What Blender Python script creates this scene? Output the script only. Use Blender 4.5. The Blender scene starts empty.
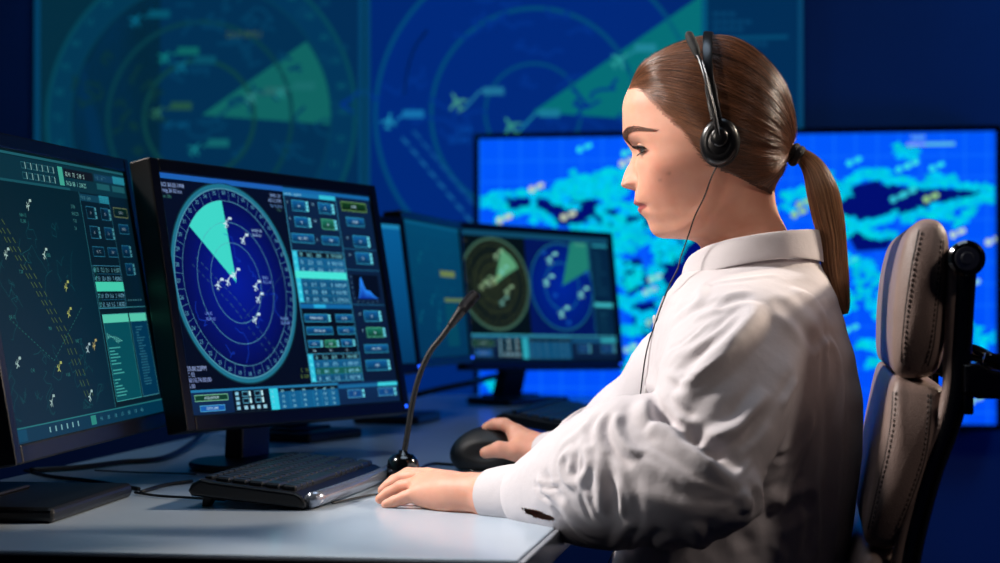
import bpy, bmesh, math, random
import numpy as np
from mathutils import Vector, Matrix, noise as mnoise
random.seed(7)
RNG = np.random.default_rng(11)
SC = bpy.context.scene
COL = SC.collection
# ---------------------------------------------------------------- measured frame of the room
FPX = 1800.0            # focal length of the lens, in pixels of a 1000 px wide frame
PITCH = 0.010
DESK_Z = 0.735
CAM_Z = DESK_Z + 0.24
TH = 0.172              # the room is turned by this angle from the line of sight
CT, ST = math.cos(TH), math.sin(TH)
CP, SP = math.cos(PITCH), math.sin(PITCH)

def ray(px, py):
    x = (px - 500.0) / FPX; v = -(py - 281.5) / FPX
    return Vector((x, CP - SP * v, SP + CP * v))
def P(px, py, Y):
    r = ray(px, py); r *= Y / r.y
    return Vector((r.x, r.y, CAM_Z + r.z))
def PZ(px, py, z):
    r = ray(px, py); k = (z - CAM_Z) / r.z
    return Vector((r.x * k, r.y * k, z))
def PD(px, py, D):                       # on the plane at room depth D
    r = ray(px, py); k = D / (r.x * ST + r.y * CT)
    return Vector((r.x * k, r.y * k, CAM_Z + r.z * k))
def RF(r, d, z):                         # room frame -> world
    return Vector((r * CT + d * ST, -r * ST + d * CT, z))
def to_rf(p):
    return Vector((p.x * CT - p.y * ST, p.x * ST + p.y * CT, p.z))

def lin(c):
    o = []
    for v in c[:3]:
        v = v / 255.0
        o.append(v / 12.92 if v <= 0.04045 else ((v + 0.055) / 1.055) ** 2.4)
    return tuple(o) + (1.0,)

# ---------------------------------------------------------------- materials
MATS = {}
def mat(name, rgb, rough=0.5, metal=0.0, bump=0.0, bscale=200.0, var=0.0, vscale=20.0, spec=0.5, coat=0.0, sss=0.0, sheen=0.0, stretch=None, trans=0.0, emit=None, emit_s=0.0):
    if name in MATS: return MATS[name]
    m = bpy.data.materials.new(name); m.use_nodes = True
    nt = m.node_tree; b = nt.nodes['Principled BSDF']
    c = lin(rgb)
    b.inputs['Base Color'].default_value = c
    b.inputs['Roughness'].default_value = rough
    b.inputs['Metallic'].default_value = metal
    b.inputs['Specular IOR Level'].default_value = spec
    b.inputs['Coat Weight'].default_value = coat
    b.inputs['Coat Roughness'].default_value = 0.12
    if sheen: b.inputs['Sheen Weight'].default_value = sheen
    if sss:
        b.inputs['Subsurface Weight'].default_value = sss
        b.inputs['Subsurface Radius'].default_value = (1.0, 0.35, 0.2)
        b.inputs['Subsurface Scale'].default_value = 0.006
    if emit:
        b.inputs['Emission Color'].default_value = lin(emit); b.inputs['Emission Strength'].default_value = emit_s
    tc = nt.nodes.new('ShaderNodeTexCoord'); mp = nt.nodes.new('ShaderNodeMapping')
    nt.links.new(tc.outputs['Object'], mp.inputs['Vector'])
    if stretch: mp.inputs['Scale'].default_value = stretch
    n = nt.nodes.new('ShaderNodeTexNoise'); n.inputs['Scale'].default_value = vscale; n.inputs['Detail'].default_value = 4
    nt.links.new(mp.outputs['Vector'], n.inputs['Vector'])
    rp = nt.nodes.new('ShaderNodeValToRGB')
    v = max(var, 0.03)
    rp.color_ramp.elements[0].position = 0.3; rp.color_ramp.elements[1].position = 0.7
    rp.color_ramp.elements[0].color = tuple(x * (1 - v) for x in c[:3]) + (1,)
    rp.color_ramp.elements[1].color = tuple(min(1, x * (1 + v)) for x in c[:3]) + (1,)
    nt.links.new(n.outputs['Fac'], rp.inputs['Fac']); nt.links.new(rp.outputs['Color'], b.inputs['Base Color'])
    if bump:
        n2 = nt.nodes.new('ShaderNodeTexNoise'); n2.inputs['Scale'].default_value = bscale; n2.inputs['Detail'].default_value = 3
        nt.links.new(mp.outputs['Vector'], n2.inputs['Vector'])
        bp = nt.nodes.new('ShaderNodeBump'); bp.inputs['Strength'].default_value = bump; bp.inputs['Distance'].default_value = 0.002
        nt.links.new(n2.outputs['Fac'], bp.inputs['Height']); nt.links.new(bp.outputs['Normal'], b.inputs['Normal'])
    MATS[name] = m
    return m

def screen_mat():
    if 'lit_screen' in MATS: return MATS['lit_screen']
    m = bpy.data.materials.new('lit_screen'); m.use_nodes = True
    nt = m.node_tree; b = nt.nodes['Principled BSDF']
    a = nt.nodes.new('ShaderNodeVertexColor'); a.layer_name = 'pixels'
    b.inputs['Base Color'].default_value = (0.004, 0.004, 0.005, 1); b.inputs['Roughness'].default_value = 0.5
    b.inputs['Specular IOR Level'].default_value = 0.08
    nt.links.new(a.outputs['Color'], b.inputs['Emission Color']); b.inputs['Emission Strength'].default_value = 1.0
    MATS['lit_screen'] = m
    return m

# ---------------------------------------------------------------- objects
def tag(o, label=None, cat=None, group=None, kind=None):
    if label: o['label'] = label
    if cat: o['category'] = cat
    if group: o['group'] = group
    if kind: o['kind'] = kind
    return o
def thing(name, label, cat, loc, rotz=0.0, group=None):
    o = bpy.data.objects.new(name, None); COL.objects.link(o)
    o.location = loc; o.rotation_euler = (0, 0, rotz); o.empty_display_size = 0.05
    return tag(o, label, cat, group)
def wmat(o):
    m = Matrix.Translation(o.location) @ o.rotation_euler.to_matrix().to_4x4()
    return wmat(o.parent) @ m if o.parent else m
def mesh_obj(name, V, F, m, parent=None, smooth=False, world=True, loc=None):
    """V in world space (world=True) or already in the parent's space."""
    me = bpy.data.meshes.new(name)
    V = [Vector(v) for v in V]
    o = bpy.data.objects.new(name, me)
    if parent is not None:
        o.parent = parent
        if world:
            inv = wmat(parent).inverted(); V = [inv @ v for v in V]
    elif loc is not None:
        o.location = loc; V = [v - Vector(loc) for v in V]
    me.from_pydata([tuple(v) for v in V], [], F)
    me.validate(); me.update()
    for mm in (m if isinstance(m, (list, tuple)) else [m]): me.materials.append(mm)
    if smooth:
        for p in me.polygons: p.use_smooth = True
    COL.objects.link(o)
    return o
def from_bm(name, bm, m, parent=None, smooth=True, angle=None, world=False):
    if world and parent is not None:
        bm.transform(wmat(parent).inverted())
    bmesh.ops.recalc_face_normals(bm, faces=bm.faces)
    me = bpy.data.meshes.new(name); bm.to_mesh(me); bm.free()
    for mm in (m if isinstance(m, (list, tuple)) else [m]): me.materials.append(mm)
    if smooth:
        for p in me.polygons: p.use_smooth = True
        if angle is not None:
            try: me.set_sharp_from_angle(angle=angle)
            except Exception: pass
    o = bpy.data.objects.new(name, me); COL.objects.link(o)
    if parent is not None: o.parent = parent
    return o

def bm_box(bm, lo, hi, bevel=0.0, M=None, seg=2):
    lo = Vector(lo); hi = Vector(hi)
    r = bmesh.ops.create_cube(bm, size=1.0)
    vs = r['verts']
    for v in vs:
        v.co = Vector(((lo.x + hi.x) / 2 + v.co.x * (hi.x - lo.x), (lo.y + hi.y) / 2 + v.co.y * (hi.y - lo.y), (lo.z + hi.z) / 2 + v.co.z * (hi.z - lo.z)))
    if bevel:
        es = list({e for v in vs for e in v.link_edges})
        rb = bmesh.ops.bevel(bm, geom=es, offset=bevel, segments=seg, profile=0.5, affect='EDGES')
        vs = list({v for f in rb['faces'] for v in f.verts} | {v for v in vs if v.is_valid})
    if M is not None:
        for v in vs: v.co = M @ v.co
    return vs
def bm_prism(bm, pts, axis_lo, axis_hi, frame, bevel=0.0, seg=3):
    """pts: 2-D outline; frame(a, b, t) -> point; extruded from t=axis_lo to axis_hi."""
    n = len(pts)
    a = [bm.verts.new(frame(x, y, axis_lo)) for x, y in pts]
    b = [bm.verts.new(frame(x, y, axis_hi)) for x, y in pts]
    fs = [bm.faces.new(a[::-1]), bm.faces.new(b)]
    rim = list(fs[0].edges) + list(fs[1].edges)
    for i in range(n): bm.faces.new([a[i], a[(i + 1) % n], b[(i + 1) % n], b[i]])
    bmesh.ops.recalc_face_normals(bm, faces=bm.faces)
    if bevel: bmesh.ops.bevel(bm, geom=rim, offset=bevel, segments=seg, profile=0.5, affect='EDGES')
def bm_lathe(bm, prof, M=None, n=40, cap=True):
    """prof: (radius, height) list about local z."""
    M = M or Matrix.Identity(4); rings = []
    for r, z in prof:
        rings.append([bm.verts.new(M @ Vector((r * math.cos(2 * math.pi * i / n), r * math.sin(2 * math.pi * i / n), z))) for i in range(n)])
    for a, b in zip(rings, rings[1:]):
        for i in range(n): bm.faces.new([a[i], a[(i + 1) % n], b[(i + 1) % n], b[i]])
    if cap:
        bm.faces.new(rings[0][::-1]); bm.faces.new(rings[-1])
def spline(pts, n=8):
    pts = [Vector(p) for p in pts]
    if len(pts) < 3: 
        return [pts[0].lerp(pts[-1], i / n) for i in range(n + 1)]
    q = [pts[0] * 2 - pts[1]] + pts + [pts[-1] * 2 - pts[-2]]
    out = []
    for i in range(1, len(q) - 2):
        a, b, c, d = q[i - 1], q[i], q[i + 1], q[i + 2]
        for k in range(n):
            t = k / n
            out.append(0.5 * ((2 * b) + (c - a) * t + (2 * a - 5 * b + 4 * c - d) * t * t + (3 * b - a - 3 * c + d) * t ** 3))
    out.append(pts[-1]); return out
def bm_tube(bm, pts, rad, n=12, cap=True, flat=None):
    """tube through pts; rad number or list; flat=(direction, factor) squashes the section."""
    pts = [Vector(p) for p in pts]; N = len(pts)
    rads = rad if isinstance(rad, (list, tuple)) else [rad] * N
    if len(rads) != N:
        rads = [float(np.interp(i / (N - 1), np.linspace(0, 1, len(rads)), rads)) for i in range(N)]
    t0 = (pts[1] - pts[0]).normalized()
    up = Vector((0, 0, 1)) if abs(t0.z) < 0.9 else Vector((1, 0, 0))
    nx = t0.cross(up).normalized(); rings = []
    for i, p in enumerate(pts):
        t = (pts[min(i + 1, N - 1)] - pts[max(i - 1, 0)]).normalized()
        nx = (nx - t * nx.dot(t)).normalized(); ny = t.cross(nx)
        ring = []
        for k in range(n):
            a = 2 * math.pi * k / n
            o = nx * math.cos(a) + ny * math.sin(a)
            if flat: o = o - Vector(flat[0]) * (o.dot(Vector(flat[0])) * (1 - flat[1]))
            ring.append(bm.verts.new(p + o * rads[i]))
        rings.append(ring)
    for a, b in zip(rings, rings[1:]):
        for k in range(n): bm.faces.new([a[k], a[(k + 1) % n], b[(k + 1) % n], b[k]])
    if cap:
        bm.faces.new(rings[0][::-1]); bm.faces.new(rings[-1])
def tube(name, pts, rad, m, parent=None, n=12, smooth_n=8, world=True, **kw):
    bm = bmesh.new(); bm_tube(bm, spline(pts, smooth_n) if smooth_n else pts, rad, n, **kw)
    return from_bm(name, bm, m, parent, True, world=world)

# ---------------------------------------------------------------- vector painter for lit screens
GLYPH = {}
def glyph(s):
    if s in GLYPH: return GLYPH[s]
    cu = bpy.data.curves.new('t', 'FONT'); cu.body = s; cu.size = 1.0; cu.resolution_u = 2
    o = bpy.data.objects.new('t', cu); me = o.to_mesh()
    V = [(v.co.x, v.co.y) for v in me.vertices]; F = [tuple(p.vertices) for p in me.polygons]
    o.to_mesh_clear(); bpy.data.objects.remove(o); bpy.data.curves.remove(cu)
    w = max((v[0] for v in V), default=0.3)
    GLYPH[s] = (V, F, w); return GLYPH[s]
class Canvas:
    def __init__(self): self.V = []; self.F = []; self.C = []; self.k = 0
    def L(self, k): self.k = k
    def poly(self, pts, col, lift=True):
        i = len(self.V)
        cols = col if isinstance(col, list) else [col] * len(pts)
        for p, c in zip(pts, cols): self.V.append((p[0], p[1], self.k)); self.C.append(lin(c))
        self.F.append(tuple(range(i, i + len(pts))))
    def rect(self, x0, y0, x1, y1, col, col2=None, horiz=False):
        c2 = col2 or col
        self.poly([(x0, y0), (x1, y0), (x1, y1), (x0, y1)], [col, c2, c2, col] if horiz else [col, col, c2, c2])
    def frame(self, x0, y0, x1, y1, w, col):

        for a in ((x0, y0, x1, y0 + w), (x0, y1 - w, x1, y1), (x0, y0, x0 + w, y1), (x1 - w, y0, x1, y1)):
            self.poly([(a[0], a[1]), (a[2], a[1]), (a[2], a[3]), (a[0], a[3])], col, False)
    def line(self, pts, w, col, dash=None):

        for (x0, y0), (x1, y1) in zip(pts, pts[1:]):
            L = math.hypot(x1 - x0, y1 - y0)
            if L < 1e-9: continue
            dx, dy = (x1 - x0) / L, (y1 - y0) / L; nx, ny = -dy * w / 2, dx * w / 2
            spans = [(0, L)] if not dash else [(s, min(L, s + dash[0])) for s in np.arange(0, L, dash[0] + dash[1])]
            for a, b in spans:
                ax, ay, bx, by = x0 + dx * a, y0 + dy * a, x0 + dx * b, y0 + dy * b
                self.poly([(ax + nx, ay + ny), (bx + nx, by + ny), (bx - nx, by - ny), (ax - nx, ay - ny)], col, False)
    def ring(self, cx, cy, r0, r1, col, n=96, a0=0, a1=360, dash=None, col2=None, sy=1.0):

        for i in range(n):
            if dash and (i % dash[1]) >= dash[0]: continue
            a = math.radians(a0 + (a1 - a0) * i / n); b = math.radians(a0 + (a1 - a0) * (i + 1) / n)
            pts = [(cx + r * math.cos(t), cy + sy * r * math.sin(t)) for r, t in ((r0, a), (r1, a), (r1, b), (r0, b))]
            c2 = col2 or col
            self.poly(pts, [col, c2, c2, col], False)
    def disc(self, cx, cy, r, col, n=24, col2=None, sy=1.0):
        if col2: self.ring(cx, cy, 0.0001, r, col, n, col2=col2, sy=sy)
        else: self.poly([(cx + r * math.cos(2 * math.pi * i / n), cy + sy * r * math.sin(2 * math.pi * i / n)) for i in range(n)], col)
    def wedge(self, cx, cy, r, a0, a1, col, n=24):
        self.poly([(cx, cy)] + [(cx + r * math.cos(math.radians(a0 + (a1 - a0) * i / n)), cy + r * math.sin(math.radians(a0 + (a1 - a0) * i / n))) for i in range(n + 1)], col)
    def text(self, s, x, y, size, col, center=False, rot=0.0, wide=1.0):
        V, F, w = glyph(s)
        i = len(self.V); c = lin(col); ca, sa = math.cos(rot), math.sin(rot)
        for vx, vy in V:
            vx = (vx - (w / 2 if center else 0)) * size * wide; vy = vy * size
            self.V.append((x + vx * ca + vy * sa, y + vx * sa - vy * ca, self.k)); self.C.append(c)
        for f in F: self.F.append(tuple(i + q for q in f[::-1]))
    def plane(self, x, y, s, col, rot=0.0, sq=1.0):
        o = [(0, -1), (.13, -.75), (.13, -.25), (.95, .25), (.95, .42), (.13, .15), (.1, .62), (.38, .85), (.38, .98), (0, .88)]
        o = o + [(-a, b) for a, b in o[::-1][1:-1]]
        ca, sa = math.cos(rot), math.sin(rot)

        half = len(o)
        # the body and each wing as convex pieces
        for piece in ([0, 1, 2, 5, 6, 9, 12, 13, 16, 17], [2, 3, 4, 5], [16, 13, 14, 15], [6, 7, 8, 9], [9, 10, 11, 12]):
            self.poly([(x + (o[j % half][0] * ca - o[j % half][1] * sa) * s * sq, y + (o[j % half][0] * sa + o[j % half][1] * ca) * s) for j in piece], col, False)
    def build(self, name, frame, parent, lift=6e-5, world=True, kind=None):
        V = [frame(x, y, k * lift) for x, y, k in self.V]
        o = mesh_obj(name, V, self.F, screen_mat(), parent, False, world)
        me = o.data
        at = me.color_attributes.new('pixels', 'FLOAT_COLOR', 'POINT')
        at.data.foreach_set('color', np.array(self.C, dtype=np.float32).ravel())
        return o
# ================================================================ the room
D_WALL = 5.15
M_wall = mat('navy_wall_paint', (40, 70, 112), 0.75, bump=0.15, bscale=60, var=0.08, vscale=3)
M_floor = mat('dark_carpet', (26, 28, 40), 0.95, bump=0.6, bscale=900, var=0.3, vscale=400)
M_ceil = mat('dark_ceiling_paint', (30, 32, 44), 0.9)
M_black = mat('black_plastic', (7, 7, 9), 0.42, bump=0.05, bscale=1500, var=0.1)
M_blackrough = mat('black_matte_plastic', (9, 9, 11), 0.6, bump=0.1, bscale=1200, var=0.15)
M_gloss = mat('black_gloss_plastic', (6, 6, 7), 0.14, spec=0.6, coat=0.6)
M_white = mat('white_laminate', (184, 198, 212), 0.30, var=0.03, vscale=8, coat=0.25)
M_edge = mat('grey_edge_band', (150, 154, 162), 0.25, var=0.05)
M_darkedge = mat('dark_desk_edge', (22, 22, 30), 0.5, var=0.1)
M_metal = mat('brushed_metal', (150, 152, 158), 0.32, metal=1.0, var=0.08, vscale=60)
M_cable = mat('black_cable_rubber', (8, 8, 10), 0.5, var=0.1)
M_led = mat('blue_status_light', (20, 60, 255), 0.4, emit=(30, 90, 255), emit_s=2.5)

def slab(name, r0, r1, d0, d1, z0, z1, m, kind='structure'):
    V = [RF(r, d, z) for z in (z0, z1) for r, d in ((r0, d0), (r1, d0), (r1, d1), (r0, d1))]
    F = [(3, 2, 1, 0), (4, 5, 6, 7), (0, 1, 5, 4), (1, 2, 6, 5), (2, 3, 7, 6), (3, 0, 4, 7)]
    o = mesh_obj(name, V, F, m, loc=RF((r0 + r1) / 2, (d0 + d1) / 2, z0)); o['kind'] = kind; return o
slab('floor', -3.4, 3.6, -1.6, D_WALL + .1, -0.08, 0.0, M_floor)
slab('ceiling', -3.4, 3.6, -1.6, D_WALL + .1, 2.9, 2.98, M_ceil)
slab('wall_back', -3.4, 3.6, D_WALL, D_WALL + .1, 0.0, 2.9, M_wall)
slab('wall_left', -3.5, -3.4, -1.6, D_WALL + .1, 0.0, 2.9, M_wall)
slab('wall_right', 3.6, 3.7, -1.6, D_WALL + .1, 0.0, 2.9, M_wall)
slab('baseboard_back', -3.4, 3.6, D_WALL - .015, D_WALL, 0.0, 0.09, M_darkedge)

# ---------------------------------------------------------------- the back video wall: two big radar panels
def wallc(px, py): 
    q = to_rf(PD(px, py, D_WALL - .05)); return (q.x, q.z)
def panel_frame(D):
    return lambda x, y, t: RF(x, D - t, y)
PXW = wallc(600, 100)[0] - wallc(599, 100)[0]     # metres on the wall per pixel
def wl(pts): return [wallc(*p) for p in pts]
Z_TOP = wallc(300, -90)[1]; Z_BOT = wallc(300, 395)[1]
def wall_panel(px0, px1, label, paint):
    x0, x1 = wallc(px0, 60)[0], wallc(px1, 60)[0]
    t = thing('video_wall_panel', label, 'video wall', RF((x0 + x1) / 2, D_WALL, Z_BOT), -TH)
    bm = bmesh.new(); f = 4.5 * PXW
    bm_box(bm, (-(x1 - x0) / 2, -.05, 0), ((x1 - x0) / 2, 0, Z_TOP - Z_BOT), 0.004)
    from_bm('housing', bm, M_blackrough, t, False)
    c = Canvas(); paint(c, x0 + f, x1 - f)
    c.build('display', panel_frame(D_WALL - .0504), t)
    bm = bmesh.new()
    for a, b in ((-(x1 - x0) / 2, -(x1 - x0) / 2 + f), ((x1 - x0) / 2 - f, (x1 - x0) / 2)):
        bm_box(bm, (a, -.062, 0), (b, -.05, Z_TOP - Z_BOT), 0.002)
    from_bm('side_rail', bm, mat('lit_side_rail', (10, 60, 90), 0.5, emit=(4, 70, 105), emit_s=0.8), t, False)
    return t
def wplane(c, px, py, s, col, rot, tagpts, tcol):
    x, y = wallc(px, py); c.L(4); c.plane(x, y, s * PXW, col, math.pi - rot)
    if tagpts:
        c.line(wl(tagpts), 2.4 * PXW, tcol); q = tagpts[-1]
        c.poly(wl([(q[0] - 3, q[1] - 4), (q[0] + 18, q[1] - 4), (q[0] + 18, q[1] + 4), (q[0] - 3, q[1] + 4)]), tcol)
def paint_green(c, x0, x1):
    rnd = random.Random(3); h = wallc(200, 100)[0] - wallc(199, 100)[0]
    xm = wallc(160, 60)[0]
    c.L(0)
    for k in range(8):
        za, zb = Z_BOT + (Z_TOP - Z_BOT) * k / 8, Z_BOT + (Z_TOP - Z_BOT) * (k + 1) / 8
        c.rect(x0, za, xm, zb, (4, 44, 62)); c.rect(xm, za, x1, zb, (2, 44, 84))
    cx, cy = wallc(199, 118)
    c.L(1); c.disc(cx, cy, 128 * h, (2, 46, 80), 72)
    c.poly([(cx + 128 * h * math.cos(a), cy + 128 * h * math.sin(a)) for a in np.linspace(math.acos(-39 / 128), 2 * math.pi - math.acos(-39 / 128), 40)], (3, 36, 52))
    c.L(2); c.ring(cx, cy, 131 * h, 156 * h, (3, 54, 82), 110, a0=90, a1=270); c.ring(cx, cy, 131 * h, 156 * h, (2, 52, 88), 110, a0=-90, a1=90)
    c.L(3)
    for r, w, col in ((156, 4, (6, 68, 86)), (131, 2, (4, 58, 82)), (94, 4, (8, 58, 70)), (57, 4, (12, 62, 66))): c.ring(cx, cy, (r - w) * h, r * h, col, 110)
    for k in range(36):
        a = math.radians(10 * k)
        c.text('%02d' % k, cx + 143 * h * math.sin(a), cy + 143 * h * math.cos(a), -9 * h, (10, 86, 104), True)
    a = [(202, 115), (306.6, 37.7)] + [(199 + 132 * math.cos(t), 118 + 132 * math.sin(t)) for t in np.linspace(-.62, .05, 14)] 
    c.poly(wl([(202, 115)] + a[2:]), (16, 98, 96))
    for k in range(34):
        px, py = rnd.uniform(165, 350), rnd.uniform(-30, 160)
        q = [(px, py)]
        for j in range(5): q.append((q[-1][0] + rnd.uniform(-14, 14), q[-1][1] + rnd.uniform(-9, 9)))
        c.line(wl(q), 3 * h, (4, 58, 92))
    for k in range(16):
        px, py = rnd.uniform(75, 155), rnd.uniform(40, 160)
        q = [(px, py)]
        for j in range(4): q.append((q[-1][0] + rnd.uniform(-9, 9), q[-1][1] + rnd.uniform(-9, 9)))
        c.line(wl(q), 3 * h, (10, 50, 56))
    for px, py, s, col in ((136, 20, 8, (8, 100, 130)), (165, 57, 8, (16, 120, 120)), (182, 66, 9, (10, 96, 124)), (158, 112, 8, (40, 100, 84)), (195, 149, 8, (20, 120, 130)), (252, 97, 8, (44, 124, 126)), (281, 92, 8, (30, 130, 130))):
        wplane(c, px, py, s, col, .7, [(px + 7, py - 2), (px + 16, py - 6)], tuple(int(v * .8) for v in col))
    c.text('LIMS 0.62', *wallc(262, 37), -9 * h, (60, 92, 70)); c.text('240 70', *wallc(190, 128), -9 * h, (10, 90, 130))
def paint_blue(c, x0, x1):
    rnd = random.Random(5); h = PXW; xs = wallc(705, 60)[0]
    c.L(0)
    for k in range(8):
        za, zb = Z_BOT + (Z_TOP - Z_BOT) * k / 8, Z_BOT + (Z_TOP - Z_BOT) * (k + 1) / 8
        c.rect(x0, za, xs, zb, (0, 38, 112)); c.rect(xs, za, x1, zb, (0, 44, 84))
    cx, cy = wallc(533, 112)
    c.L(1); c.disc(cx, cy, 163 * h, (0, 40, 122), 96)
    c.L(2)
    for r, w in ((164, 4), (106, 4), (50, 3)): c.ring(cx, cy, (r - w) * h, r * h, (2, 72, 118), 120)
    c.poly(wl([(533, 112), (692, 2), (702, -5), (702, 124)]), (4, 108, 116))
    c.L(3)
    for k in range(40):
        px, py = rnd.uniform(375, 690), rnd.uniform(-60, 140)
        if math.hypot(px - 533, py - 112) > 155: continue
        q = [(px, py)]
        for j in range(5): q.append((q[-1][0] + rnd.uniform(-16, 16), q[-1][1] + rnd.uniform(-10, 10)))
        c.line(wl(q), 3 * h, (2, 48, 134))
    for k in range(9): c.line(wl([(402 + k * 9, 138 + k * 11), (409 + k * 9, 145 + k * 11)]), 3 * h, (20, 90, 150)); c.line(wl([(413 + k * 9, 131 + k * 11), (421 + k * 9, 139 + k * 11)]), 3 * h, (14, 76, 140))
    c.text('RKJ', *wallc(472, 133), -10 * h, (10, 80, 170)); c.text('34.02', *wallc(470, 143), -10 * h, (10, 80, 170))
    wplane(c, 457, 102, 11, (60, 140, 130), -.5, [(465, 108), (480, 91), (486, 91)], (30, 110, 150))
    wplane(c, 511, 126, 11, (50, 140, 130), -.6, [(520, 130), (536, 113), (542, 113)], (24, 120, 150))
    wplane(c, 389, 121, 9, (30, 140, 180), .2, [(396, 121), (404, 114), (406, 114)], (20, 110, 170))
    wplane(c, 620, 60, 10, (40, 150, 150), .9, [(628, 56), (638, 48)], (30, 130, 150))
    c.rect(xs - 2 * h, Z_BOT, xs + 2 * h, Z_TOP, (2, 84, 120))
    for py, w in ((12, 30), (20, 46), (27, 36), (42, 60), (60, 52), (68, 44), (76, 50)):
        for q in range(int(w / 8)): c.rect(*wallc(713 + q * 8, py), *wallc(713 + q * 8 + 6, py + 4), (6, 64, 104))
    c.rect(*wallc(712, 37), *wallc(788, 38.5), (4, 74, 112))
wall_panel(36, 364, 'teal lit wall panel with a green radar wedge, above the two desk monitors', paint_green)
wall_panel(366, 803, 'blue lit wall panel with a big radar circle, behind the woman\'s head', paint_blue)

# ---------------------------------------------------------------- the wide television with a map
TV_D = 5.06
def tvc(px, py):
    q = to_rf(PD(px, py, TV_D)); return (q.x, q.z)
def ZP(x0, y0, s, pts): return [(x0 + a / s, y0 + b / s) for a, b in pts]
tx0, tz1 = tvc(479.5, 139.5); tx1, tz0 = tvc(996, 424.5); tz1 = (tz1 + tvc(995, 131)[1]) / 2
PXT = tvc(700, 200)[0] - tvc(699, 200)[0]
tv = thing('television', 'wide wall television showing a bright blue and cyan map', 'television', RF((tx0 + tx1) / 2, D_WALL, tz0), -TH)
bm = bmesh.new(); hw = (tx1 - tx0) / 2; hh = tz1 - tz0; b_ = .016
bm_box(bm, (-hw - b_, -.085, -b_), (hw + b_, -.03, hh + b_), 0.006)
from_bm('housing', bm, M_black, tv, False)
bm = bmesh.new()
for lo, hi in (((-hw - b_, -.1, -b_), (hw + b_, -.085, 0)), ((-hw - b_, -.1, hh), (hw + b_, -.085, hh + b_)), ((-hw - b_, -.1, 0), (-hw, -.085, hh)), ((hw, -.1, 0), (hw + b_, -.085, hh))): bm_box(bm, lo, hi, 0.003)
from_bm('bezel', bm, M_gloss, tv, False)
bm = bmesh.new(); bm_box(bm, (-.2, -.03, hh / 2 - .15), (.2, 0, hh / 2 + .15), 0.004)
from_bm('wall_mount', bm, M_metal, tv, False)
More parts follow.
